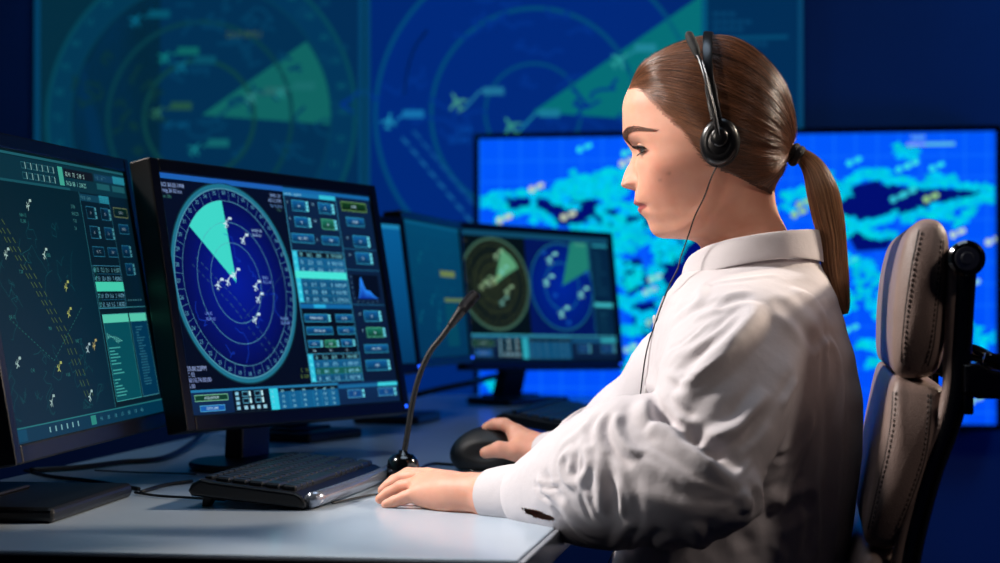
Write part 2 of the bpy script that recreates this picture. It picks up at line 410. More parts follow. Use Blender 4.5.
def paint_map(c):
    rnd = random.Random(21); h = PXT
    BLUE, CY, LAND, PALE = (0, 76, 246), (0, 218, 255), (0, 12, 112), (190, 225, 205)
    c.L(0)
    for k in range(16):
        a, b = tz0 + hh * k / 16, tz0 + hh * (k + 1) / 16
        c.rect(tx0, a, tx1, b, (0, 80 + k // 2, 252))
    c.L(1)
    x = tx0
    while x < tx1 - .02: c.rect(x, tz0, x + 1.3 * h, tz1, (14, 108, 255)); x += 21 * h
    y = tz0 + .03
    while y < tz1 - .01: c.rect(tx0, y, tx1, y + 1.3 * h, (14, 108, 255)); y += 21 * h
    A = lambda pts: ZP(470, 130, 4.694, pts); B = lambda pts: ZP(790, 125, 4.505, pts)
    C2 = lambda pts: ZP(590, 230, 3.13, pts); D2 = lambda pts: ZP(820, 240, 2.889, pts)
    clip = lambda pts: [(min(max(q[0], tx0 + .004), tx1 - .004), min(max(q[1], tz0 + .004), tz1 - .004)) for q in wt(pts)]
    def wt(pts): return [tvc(*p) for p in pts]
    def fan(pts, col):
        q = clip(pts); cx = sum(p[0] for p in q) / len(q); cy = sum(p[1] for p in q) / len(q)
        for i in range(len(q)): c.poly([(cx, cy), q[i], q[(i + 1) % len(q)]], col)
    c.L(2)
    fan(A([(165, 318), (285, 318), (340, 320)]) + A([(340, 385), (260, 368), (185, 380)]), LAND)
    fan(A([(300, 318), (400, 330), (440, 350), (400, 400), (340, 385)]), LAND)
    fan(A([(430, 345), (540, 322), (600, 330), (590, 420), (470, 455), (400, 440), (390, 395)]), LAND)
    fan(A([(560, 330), (640, 350), (720, 440), (760, 400), (830, 360), (900, 420), (800, 470), (680, 480), (600, 450)]), LAND)
    fan(B([(210, 330), (300, 270), (400, 248), (440, 300), (430, 405), (340, 430), (270, 432), (235, 400)]), LAND)
    fan(B([(420, 255), (500, 278), (590, 286), (700, 288), (680, 345), (590, 385), (480, 402), (420, 405)]), LAND)
    fan(B([(690, 288), (860, 292), (930, 308), (900, 335), (790, 352), (680, 348)]), LAND)
    fan(B([(255, 490), (320, 470), (400, 505), (470, 505), (440, 560), (300, 570)]), LAND)
    fan([(655, 240), (720, 235), (790, 300), (700, 330), (660, 300)], LAND)
    fan([(618, 262), (640, 258), (650, 285), (628, 296)], LAND); fan([(632, 305), (658, 300), (650, 340), (634, 330)], LAND)
    def blobs(path, w, n, j, col=CY, r=(1.7, 4.0)):
        q = wt(path)
        seg = [(a, b, math.hypot(b[0] - a[0], b[1] - a[1])) for a, b in zip(q, q[1:])]
        tot = sum(s[2] for s in seg)
        for i in range(n):
            t = tot * (i + .5) / n
            for a, b, L in seg:
                if t <= L: break
                t -= L
            f = t / max(L, 1e-6)
            px = a[0] + (b[0] - a[0]) * f + rnd.uniform(-j, j) * h; py = a[1] + (b[1] - a[1]) * f + rnd.uniform(-j, j) * h
            R = rnd.uniform(*r) * h
            k = 10; ph = rnd.random() * 6
            col2 = tuple(int(v * rnd.uniform(.82, 1.0)) for v in col)
            poly = [(px + R * (1 + .35 * math.sin(3 * 6.283 * m / k + ph)) * math.cos(6.283 * m / k) * 1.25, py + R * (1 + .35 * math.sin(3 * 6.283 * m / k + ph)) * math.sin(6.283 * m / k)) for m in range(k)]
            poly = [(min(max(a_, tx0 + .003), tx1 - .003), min(max(b_, tz0 + .003), tz1 - .003)) for a_, b_ in poly]
            c.poly(poly, col2)
    c.L(3)
    coasts = [(A([(40, 310), (60, 350), (110, 345), (160, 350)]), 26, 5), (A([(95, 305), (165, 300), (280, 300), (380, 305)]), 30, 2), (A([(110, 300), (150, 335), (140, 370)]), 16, 3),
              (A([(295, 310), (297, 360)]), 6, 0), (A([(120, 420), (200, 390), (280, 375), (330, 385), (380, 430), (400, 455)]), 46, 1.6), (A([(385, 320), (430, 340), (445, 335)]), 8, 2),
              (A([(450, 365), (510, 355)]), 6, 1), (A([(400, 270), (460, 255), (500, 240)]), 26, 3.5), (A([(400, 290), (500, 300), (560, 290), (650, 300), (720, 290)]), 60, 5),
              (A([(490, 215), (560, 240), (640, 215), (730, 200)]), 55, 4.5), (A([(460, 265), (560, 270), (720, 260)]), 60, 6), (A([(600, 380), (640, 345), (700, 345), (740, 365)]), 30, 2), (A([(600, 380), (640, 410), (680, 440), (710, 420), (720, 375)]), 28, 2.5),
              (A([(475, 455), (560, 460), (640, 465), (680, 500)]), 34, 2), (A([(570, 420), (590, 445)]), 5, 1), (A([(700, 480), (790, 460), (840, 440)]), 26, 5), (A([(715, 540), (800, 500)]), 20, 6), (A([(290, 430), (310, 425)]), 4, 2), (A([(740, 360), (800, 380)]), 10, 4),
              (C2([(60, 40), (110, 60), (150, 45), (190, 20)]), 26, 5), (C2([(80, 90), (95, 130), (130, 110)]), 18, 5), (C2([(100, 180), (150, 150), (185, 125)]), 26, 5), (C2([(90, 200), (105, 235), (130, 250)]), 18, 3), (C2([(120, 215), (160, 210), (195, 190)]), 18, 3),
              (C2([(105, 300), (130, 330), (150, 300), (170, 320)]), 22, 4), (C2([(140, 265), (180, 270), (200, 255)]), 16, 3), (C2([(125, 400), (120, 440), (125, 490)]), 24, 3), (C2([(130, 365), (150, 385)]), 8, 3), (C2([(210, 40), (260, 50), (290, 60)]), 16, 4), (C2([(230, 90), (270, 80)]), 10, 4), 
              (B([(-40, 300), (0, 320), (60, 300), (130, 300), (200, 290), (280, 250), (330, 225), (440, 220)]), 70, 3), (B([(200, 320), (250, 290)]), 14, 4), (B([(330, 210), (440, 225)]), 24, 3.5), (B([(430, 255), (490, 250), (590, 268), (650, 262)]), 34, 2), (B([(630, 245), (740, 250)]), 22, 3.5), (B([(740, 268), (860, 285), (930, 282)]), 30, 1.5),
              (B([(225, 415), (300, 450), (420, 432), (475, 398)]), 44, 2), (B([(240, 490), (300, 450)]), 16, 3), (B([(330, 470), (380, 500), (470, 492)]), 26, 1.5), (B([(500, 430), (540, 410), (600, 395), (720, 415)]), 34, 3), (B([(640, 375), (720, 365), (800, 342), (920, 325)]), 44, 2.5), (B([(815, 350), (820, 385), (780, 430), (740, 455)]), 26, 1.5), (B([(150, 220), (180, 250)]), 8, 2),
              (B([(480, 110), (540, 130), (575, 130)]), 20, 4), (D2([(80, 60), (130, 70), (160, 110), (190, 150)]), 36, 6), (D2([(100, 110), (150, 180), (185, 210)]), 26, 5), (D2([(110, 300), (160, 305), (185, 310)]), 20, 5), (D2([(140, 355), (180, 350)]), 9, 4), (D2([(435, 240), (455, 280), (470, 300)]), 16, 4), (D2([(500, 280), (520, 285)]), 5, 3), (D2([(60, 140), (80, 170), (75, 205)]), 14, 5),
              ([(650, 145), (720, 170), (760, 230), (820, 180)], 60, 12), ([(700, 300), (760, 330), (840, 300)], 50, 14), ([(690, 390), (760, 380), (850, 360)], 30, 10), ([(655, 240), (720, 235), (790, 300), (700, 330), (660, 300), (655, 240)], 120, 4), ([(486, 385), (500, 386)], 12, 4)]
    for path, n, j in coasts: blobs(path, 4, int(n * 1.15), j * 1.15)
    c.L(4)
    def pill(p, col=PALE, s=1.0, r=6):
        for dx, dy, rr in ((0, 0, 1), (7, -3, .8), (10, -4.2, .75)): 
            x, y = tvc(p[0] + dx * s, p[1] + dy * s); c.disc(x, y, rr * 3.4 * s * h, col, 14)
    for p in A([(290, 278), (440, 410), (140, 425)]): pill(p, (200, 214, 180))
    for p in A([(515, 92)]) + B([(268, 172), (640, 195), (490, 200)]): pill(p, (40, 220, 235))
    for p in A([(725, 110)]): pill(p, (60, 230, 225))
    for p in A([(715, 158)]) + B([(895, 528), (735, 495)]): pill(p, (190, 220, 200))
    for p in B([(465, 335), (515, 312)]): pill(p, (50, 200, 215))
    for p in B([(615, 335), (20, 405), (42, 360)]): pill(p, (150, 205, 130))
    for p in C2([(190, 155), (175, 195), (185, 290), (115, 375), (140, 420)]) + D2([(430, 130), (490, 355), (440, 465)]): pill(p, (150, 220, 210), .9)
    for p in D2([(80, 260), (75, 65)]) + B([(530, 185)]): pill(p, (60, 225, 230), .9)
    c.text('MAP', *tvc(925, 140), -7 * h, (120, 200, 220)); c.rect(*tvc(925, 146), *tvc(955, 142), (90, 190, 225)); c.text('WORLD', *tvc(926, 146), -5 * h, (200, 235, 235))
c = Canvas(); paint_map(c); c.build('display', lambda x, y, t: RF(x, TV_D - t, y), tv)
# ================================================================ desk monitors
def pose(px, py_, z, yaw, tilt, roll):
    return Matrix.Translation((px, py_, z)) @ Matrix.Rotation(yaw, 4, 'Z') @ Matrix.Rotation(tilt, 4, 'X') @ Matrix.Rotation(roll, 4, 'Y')
def monitor(label, M, W, H, paint, stand='disc', bz=(.0195, .0195, .0185, .0205), base=None, scale=1.0):
    """M: pose of the screen centre; bz: bezel left, right, top, bottom."""
    yaw = M.to_euler('XYZ').z
    c = M.translation; yv = M.to_3x3() @ Vector((0, 1, 0)); yv.z = 0; yv.normalize()
    bp = base if base is not None else Vector((c.x, c.y, 0)) + yv * .09
    yaw = math.atan2(-yv.x, yv.y)
    t = thing('monitor', label, 'monitor', (bp.x, bp.y, DESK_Z), yaw)
    L, R_, T, B = -W / 2 - bz[0], W / 2 + bz[1], H / 2 + bz[2], -H / 2 - bz[3]
    inv = wmat(t).inverted() @ M
    bm = bmesh.new()                                   # frame round the glass, and the back shell
    for lo, hi in (((L, -.004, B), (-W / 2, .03, T)), ((W / 2, -.004, B), (R_, .03, T)), ((-W / 2, -.004, H / 2), (W / 2, .03, T)), ((-W / 2, -.004, B), (W / 2, .03, -H / 2))):
        bm_box(bm, lo, hi, 0.0025, inv)
    from_bm('bezel', bm, M_black, t, False)
    bm = bmesh.new()
    bm_box(bm, (L + .004, .012, B + .004), (R_ - .004, .034, T - .004), 0.006, inv)
    bm_box(bm, (L + .09, .03, B + .06), (R_ - .09, .062, T - .06), 0.012, inv)
    for i in range(9): bm_box(bm, (L + .12, .06, T - .09 - i * .008), (R_ - .12, .0635, T - .094 - i * .008), 0, inv)
    from_bm('back_shell', bm, M_blackrough, t, False)
    cv = Canvas(); paint(cv)
    Mi = M
    cv.build('display', lambda x, y, k: Mi @ Vector((x * scale / 1000.0 - W / 2, -k + .0005, H / 2 - y * scale / 1000.0)), t, lift=4e-5)
    bm = bmesh.new(); bm_lathe(bm, [(.0028, -.001), (.0028, .001), (.0012, .0018)], inv @ Matrix.Translation((R_ - .012, -.0045, B + .011)) @ Matrix.Rotation(math.pi / 2, 4, 'X'), 14)
    from_bm('status_light', bm, M_led, t)
    # stand: neck up to the back shell, foot on the desk
    top = inv @ Vector((0, .055, -H * .12)); low = inv @ Vector((0, .03, B))
    bm = bmesh.new()
    nx = .034; Z0 = .014; y0 = .012
    bm_prism(bm, [(y0, Z0), (y0 + .032, Z0), (top.y + .022, top.z), (top.y - .002, top.z)], -nx, nx, lambda a, b, k: Vector((k, a, b)), 0.003, 2)
    from_bm('stand_neck', bm, M_black, t, False)
    bm = bmesh.new()
    if stand == 'disc':
        bm_lathe(bm, [(.09, .0), (.098, .002), (.1, .007), (.097, .011), (.07, .014), (.02, .016)], Matrix.Scale(1.15, 4, (1, 0, 0)), 56)
        from_bm('foot', bm, mat('dark_grey_foot', (52, 54, 60), 0.3, var=.06), t, True, math.radians(40))
    else:
        k_ = scale if scale == 1.0 else scale * .78
        bm_box(bm, (-.135 * k_, -.12 * k_, 0), (.135 * k_, .09 * k_, .017), 0.006, None, 3)
        bm_box(bm, (-.06, -.02, .016), (.06, .05, .022), 0.003)
        from_bm('foot', bm, M_black, t, False)
    return t

TEAL, BR, DK = (40, 150, 190), (110, 220, 240), (6, 16, 30)
rs = random.Random(9)
def num(n=4): return ''.join(rs.choice('0123456789') for _ in range(n))
def button(c, x0, y0, x1, y1, txt='12', col=(12, 88, 146), edge=(52, 160, 200), ticks=True, tint=1.0):
    g = lambda k: tuple(int(v * tint) for v in k)
    c.L(3); xe = x1 - (6 if ticks else 0)
    c.rect(x0, y0, xe, y1, g(tuple(int(v * 1.05) for v in col)), g(tuple(int(v * .45) for v in col)))
    c.L(4); c.frame(x0, y0, xe, y1, .9, g(edge))
    c.text(txt, (x0 + xe) / 2, (y0 + y1) / 2 + 1.8, 5.2, g((190, 225, 245)), True)
    if ticks:
        n = 3; hh_ = (y1 - y0) / n
        for k in range(n): c.rect(xe + 1.4, y0 + k * hh_ + .6, x1 + 1.2, y0 + (k + 1) * hh_ - .6, g(BR))
def table(c, x0, y0, x1, rows, rh, hl=None, tint=1.0, headcol=(8, 20, 34), bar=(40, 190, 220), body=(16, 92, 140)):
    g = lambda k: tuple(int(v * tint) for v in k)
    c.L(2); c.rect(x0, y0, x1, y0 + rows * rh, g(body), g(tuple(int(v * .8) for v in body)))
    c.L(3); c.rect(x0, y0, x0 + 12, y0 + rows * rh, g(bar)); c.rect(x0 + 14, y0, x1, y0 + rh * .9, g(headcol))
    c.L(4)
    for k in range(rows):
        yy = y0 + k * rh
        c.rect(x0 + 14, yy + rh - .5, x1, yy + rh, g((40, 130, 170)))
        tc = (120, 200, 215) if k == 0 else (130, 205, 235)
        for f, s in ((.13, num(2)), (.27, num(2) + '.' + num(1)), (.45, num(2) + ':' + num(1)), (.66, num(1)), (.74, num(4)), (.87, num(3))):
            c.text(s, x0 + (x1 - x0) * f, yy + rh * .78, rh * .72, g(tc))
        c.text(num(2), x0 + 2, yy + rh * .78, rh * .7, g((120, 240, 250)))
    if hl is not None:
        c.L(5); c.rect(x0 + 1, y0 + hl * rh, x1, y0 + (hl + .95) * rh, g((70, 225, 215)))
    c.L(5); c.frame(x0, y0, x1, y0 + rows * rh, .8, g((70, 160, 195)))
def aircraft(c, x, y, s=6, col=(205, 228, 240), rot=.6, flag=True):
    c.L(7); c.plane(x, y, s, col, rot)
    if flag:
        c.line([(x + s * .5, y - s * .4), (x + s * 1.1, y - s * 1.2)], .8, col); c.rect(x + s * 1.1, y - s * 1.5, x + s * 2.2, y - s * .95, col)
def control_panel(c, ox, k, tint=1.0, W=518, H=324, y_end=268 * 1.084):
    """the column of buttons at the right of the radar; ox: its left edge in mm (full-size screen)."""
    g = lambda q: tuple(int(v * tint) for v in q)
    X = lambda v: ox + (v - 291) * .9755 * k; Y = lambda v: v * 1.0836 * (1 if k == 1 else k)
    c.L(1); c.rect(X(291), 0, X(531), Y(269), g((10, 34, 66)), g((8, 24, 50)))
    c.L(2); c.rect(X(291), Y(1), X(531), Y(6), g((20, 100, 165))); c.rect(X(291), Y(6), X(430), Y(12), g((24, 112, 170)))
    c.L(3); c.rect(X(386), Y(6), X(430), Y(12), g((50, 190, 215))); c.text('MV TR3    GAIN PM', X(294), Y(11), 5 * k, g((150, 215, 240)))
    c.L(3); c.line([(X(431), Y(6)), (X(432), Y(269))], 1.2, g((50, 140, 175))); c.line([(X(291), Y(6)), (X(291), Y(269))], 1.4, g((60, 150, 185)))
    for yy in (80, 110, 160): c.line([(X(432), Y(yy)), (X(528), Y(yy))], .8, g((36, 110, 150)))
    def B(x0, y0, x1, y1, t, **kw): button(c, X(x0), Y(y0), X(x1), Y(y1), t, tint=tint, **kw)
    GR = dict(col=(20, 110, 90), edge=(90, 190, 150))
    B(309, 17, 351, 32, '18'); B(380, 17, 422, 32, '20'); B(310, 40, 352, 54, '42'); B(382, 40, 423, 54.5, '56', **GR)
    B(296, 63.5, 355, 76, 'ML1   MTC', ticks=False); B(376, 64, 424, 76, '  TRM', ticks=False)
    B(445, 11.7, 518, 24.7, 'AUTO', ticks=False, col=(16, 60, 30), edge=(120, 170, 90)); B(454, 34, 505, 46.4, 'OFFSET', ticks=False)
    B(465, 60, 512, 76.5, '18'); B(465, 84, 512, 101, '32')
    c.L(4)
    for s, x, y in (('R', 297, 20), ('AV', 362, 20), ('R', 297, 43), ('A.2', 362, 43), ('R', 362, 70), ('W', 447, 64), ('A.1', 446, 88), ('W', 449, 173), ('R', 451, 196)): c.text(s, X(x), Y(y + 2), 5 * k, g((150, 205, 235)))
    table(c, X(291), Y(87), X(430), 7, Y(10.2), None, tint)
    c.L(6); c.rect(X(290.5), Y(115), X(430), Y(125), g((70, 226, 214)))
    c.L(3); c.rect(X(291), Y(160), X(431), Y(166), g((16, 100, 160))); c.L(4); c.rect(X(327), Y(160.5), X(359), Y(165.5), g((40, 170, 220)))
    # the small curve plot
    c.L(2); c.rect(X(447), Y(117), X(520), Y(151), g((4, 12, 30)))
    c.L(3); xs = np.linspace(0, 1, 26); base_ = Y(151)
    hgt = lambda t: .9 * math.exp(-((t - .24) / .13) ** 2) + .38 * math.exp(-((t - .55) / .26) ** 2)
    for a, b in zip(xs, xs[1:]):
        c.poly([(X(455 + 58 * a), base_), (X(455 + 58 * b), base_), (X(455 + 58 * b), base_ - hgt(b) * Y(31)), (X(455 + 58 * a), base_ - hgt(a) * Y(31))], [g((8, 40, 150)), g((8, 40, 150)), g((40, 140, 255)), g((40, 140, 255))])
    for q in range(5): c.text(num(1), X(441), Y(122 + q * 7.5), 4 * k, g((110, 160, 190))); c.text(num(1), X(452 + q * 14), Y(157), 4 * k, g((110, 160, 190)))
    c.L(2); c.rect(X(291), Y(167), X(431), Y(228), g((4, 12, 28)))
    B(297.5, 174, 366, 184.7, 'FRAME 0.00.00'); B(381.5, 174, 429, 184.7, '00  00', ticks=False)
    B(298, 191.5, 368, 202, 'FRM 42s | 08', ticks=False); B(382, 191.5, 429, 202, '24  16', ticks=False)
    B(297.5, 209.7, 335, 219.3, '0.12'); B(342, 209.7, 379, 219.3, '0.06', **GR); B(386, 209, 424, 219, '0.01')
    B(463, 168.4, 512, 184, '18'); B(463, 192.5, 517, 206.5, '08', **GR); B(450, 217, 519, 228.5, 'ML2   M.0.0', ticks=False); B(447, 239, 516, 254, '10.00')
    table(c, X(292), Y(228), X(432), 4, Y(9.6), None, tint); c.L(3); c.rect(X(306), Y(247.2), X(431), Y(256.6), g((20, 90, 84)))
    c.L(4)
    for s, x in (('Rng', 308), ('Brg', 352), ('Alt', 396)): c.text(s, X(x), Y(225), 4.5 * k, g((170, 210, 230)))
def bottom_bar(c, k, tint=1.0, y0=291, y1=324, W=518):
    g = lambda q: tuple(int(v * tint) for v in q); X = lambda v: v * .9755 * k
    s_ = (y1 - y0) / 30.0; Y = lambda v: y0 + (v - 269) * s_
    c.L(5); c.rect(0, y0, W, y1, g((14, 44, 84)), g((12, 36, 70)))
    c.L(6); c.rect(0, y0, X(360), y0 + 3 * s_, g((34, 118, 165)))
    def B(*a, **kw):
        x0, ya, x1, yb, t = a
        c.L(6); c.rect(X(x0), Y(ya), X(x1), Y(yb), g(kw.get('col', (14, 70, 130)))); c.L(7); c.frame(X(x0), Y(ya), X(x1), Y(yb), .9, g(kw.get('edge', (80, 165, 210)))); c.text(t, (X(x0) + X(x1)) / 2, (Y(ya) + Y(yb)) / 2 + 1.7, 5 * k, g((190, 225, 235)), True)
    B(10.5, 275, 84, 283, 'ACQUISITION', col=(14, 60, 44), edge=(120, 190, 150)); B(19, 288, 74, 295.5, 'DATA LINK', col=(20, 90, 170))
    c.L(6); c.rect(X(95), Y(271), X(180), Y(299), g((6, 18, 34)))
    c.L(7)
    for q in range(4): c.rect(X(101), Y(274 + q * 6), X(109), Y(278 + q * 6), g((130, 190, 215)))
    for q, xx in enumerate((117, 146)):
        for r in range(2):
            c.frame(X(xx), Y(273.5 + r * 8.5), X(xx + 14), Y(280 + r * 8.5), .9, g((90, 170, 200))); c.rect(X(xx + 16), Y(273.5 + r * 8.5), X(xx + 20), Y(280 + r * 8.5), g((190, 235, 245)))
    for q in range(4): c.rect(X(118 + q * 15), Y(291.5), X(126 + q * 15), Y(296), g((150, 200, 220)))
    c.L(6); c.rect(X(182), Y(272), X(358), Y(299), g((16, 92, 140)))
    c.L(7); c.rect(X(182), Y(272), X(202), Y(299), g((50, 205, 225))); c.rect(X(204), Y(272), X(358), Y(276.5), g((8, 18, 30)))
    c.L(8)
    for r in range(4):
        for f in (186, 210, 236, 264, 296, 318, 340): c.text(num(2 if f in (186, 296) else 3), X(f), Y(277.2 + r * 6.7), 5 * k, g((140, 210, 230)))
    for f in (230, 258, 290, 312, 335): c.rect(X(f), Y(277), X(f) + .8, Y(299), g((40, 130, 170)))
    c.L(6); c.rect(X(360), Y(272), W, Y(277), g((24, 100, 150))); c.L(7); c.rect(X(472), Y(271.5), X(529), Y(276.5), g((60, 205, 220)))
    for x0, x1 in ((383, 427), (470, 520)):
        B(x0, 279.5, x1 - 4, 290.5, num(2)); c.rect(X(x1 - 2), Y(279.5), X(x1 + 3), Y(284), g(BR)); c.rect(X(x1 - 2), Y(285.5), X(x1 + 3), Y(290.5), g(BR))

def radar(c, cx, cy, Rr, face, face2, rim, line, wedge, wa0, wa1, rw=.87, text=True, sx=1.0, coast=(20, 60, 190), L0=1):
    c.L(L0); c.ring(cx, cy, Rr * .93, Rr, tuple(int(v * .55) for v in rim), 100, col2=tuple(int(v * .5) for v in rim)); c.disc(cx, cy, Rr * .935, face2, 90)
    c.L(L0 + 1); c.ring(cx, cy, Rr * .945, Rr * .985, rim, 110)
    c.ring(cx, cy, .0001, Rr * .82, face, 90, col2=face2)
    c.ring(cx, cy, Rr * .935, Rr * .945, line, 110); c.ring(cx, cy, Rr * .815, Rr * .823, line, 110)
    c.L(L0 + 2)
    for r in (.40, .605): 
        rr = Rr * r
        c.ring(cx, cy, rr - .38, rr + .38, line, 110)
    for k in range(36):
        a = math.radians(10 * k); s, o = math.sin(a), -math.cos(a)
        if text: c.text('%02d' % k, cx + Rr * .90 * s, cy + Rr * .90 * o + Rr * .018, Rr * .058, line, True)
        a += math.radians(5); s, o = math.sin(a), -math.cos(a)
        c.line([(cx + Rr * .825 * s, cy + Rr * .825 * o), (cx + Rr * .935 * s, cy + Rr * .935 * o)], .5, line)
    rn = random.Random(int(Rr * 10))
    for k in range(7):
        a = rn.uniform(0, 6.28); r = rn.uniform(.3, .75) * Rr; q = [(cx + r * math.cos(a), cy + r * math.sin(a))]
        for j in range(7):
            p = (q[-1][0] + rn.uniform(-.07, .1) * Rr, q[-1][1] + rn.uniform(-.02, .11) * Rr)
            if math.hypot(p[0] - cx, p[1] - cy) < Rr * .8: q.append(p)
        c.line(q, .8, coast)
    c.wedge(cx, cy, Rr * rw, wa0, wa1, wedge)
    for off in (-.035, .035):
        c.line([(cx - Rr * .62 + off * Rr, cy - Rr * .2 - off * Rr), (cx - Rr * .1 + off * Rr, cy + Rr * .18 - off * Rr), (cx + Rr * .45 + off * Rr, cy + Rr * .72 - off * Rr)], .7, tuple(int(v * .7) for v in line), (6, 5))
    c.line([(cx + Rr * .05, cy + Rr * .35), (cx + Rr * .8, cy - Rr * .1)], .5, tuple(int(v * .6) for v in line), (3, 3))

# ---- the big radar on the middle monitor
def paint_main(c):
    sx, sy = .9755, 1.0836
    c.L(0); c.rect(0, 0, 518, 324, (3, 12, 36), (2, 8, 26))
    c.L(1); c.rect(0, 0, 284, 7.2, (30, 92, 180), (26, 96, 175))
    cx, cy = 142 * sx, 134.5 * sy
    radar(c, cx, cy, 141, (4, 26, 150), (2, 10, 78), (30, 112, 138), (84, 150, 176), (62, 214, 200), -139, -93.5, .82)
    for x, y, r in ((137, 58, .3), (172, 78, .7), (122, 133, .5), (140, 124, .9), (98, 138, .2), (186, 139, .4), (188, 155, .8), (173, 182, 1.2)): aircraft(c, x * sx, y * sy, 6.5, (200, 228, 240), r)
    c.L(5)
    for s, x, y, z, col in (('SCI 30.03.1998', 3, 17, 8, (150, 175, 225)), ('Hdg 26.52 km', 3, 24, 7.5, (140, 165, 215)), ('on 20s', 4, 31, 6.5, (60, 120, 110)), ('03.00.22PM', 2, 245, 9, (150, 170, 220)), ('C 02', 2, 252, 8, (140, 160, 210)), ('00:10.74.00.00', 1.5, 259, 8.5, (140, 160, 215)), ('6.00', 1.5, 266, 8, (140, 160, 210)),
                            ('20031-20', 255, 16, 7, (130, 160, 210)), ('08.12.1998', 250, 23, 7, (130, 160, 210)), ('Var 0.2 km', 252, 30, 7, (90, 130, 180)), ('12s', 268, 35, 6.5, (70, 120, 110)), ('C   78', 268, 252, 7.5, (90, 120, 60)), ('B  010', 266, 260, 7.5, (90, 120, 60)),
                            ('WIND 08', 196, 66, 6, (150, 185, 220)), ('28.05 km', 196, 72, 6, (150, 185, 220)), ('SEA.2', 206, 128, 5.5, (120, 160, 230)), ('PLT 2.45', 206, 134, 5.5, (120, 160, 230)), ('LN 42', 60, 176, 6, (110, 140, 230)), ('02.01.02', 60, 183, 6, (110, 140, 230)), ('VLN 54', 236, 182, 6, (120, 160, 230)), ('03.15.08', 236, 188, 6, (120, 160, 230))):
        c.text(s, x * sx, y * sy, z, col)
    control_panel(c, 284, 1.0)
    bottom_bar(c, 1.0)
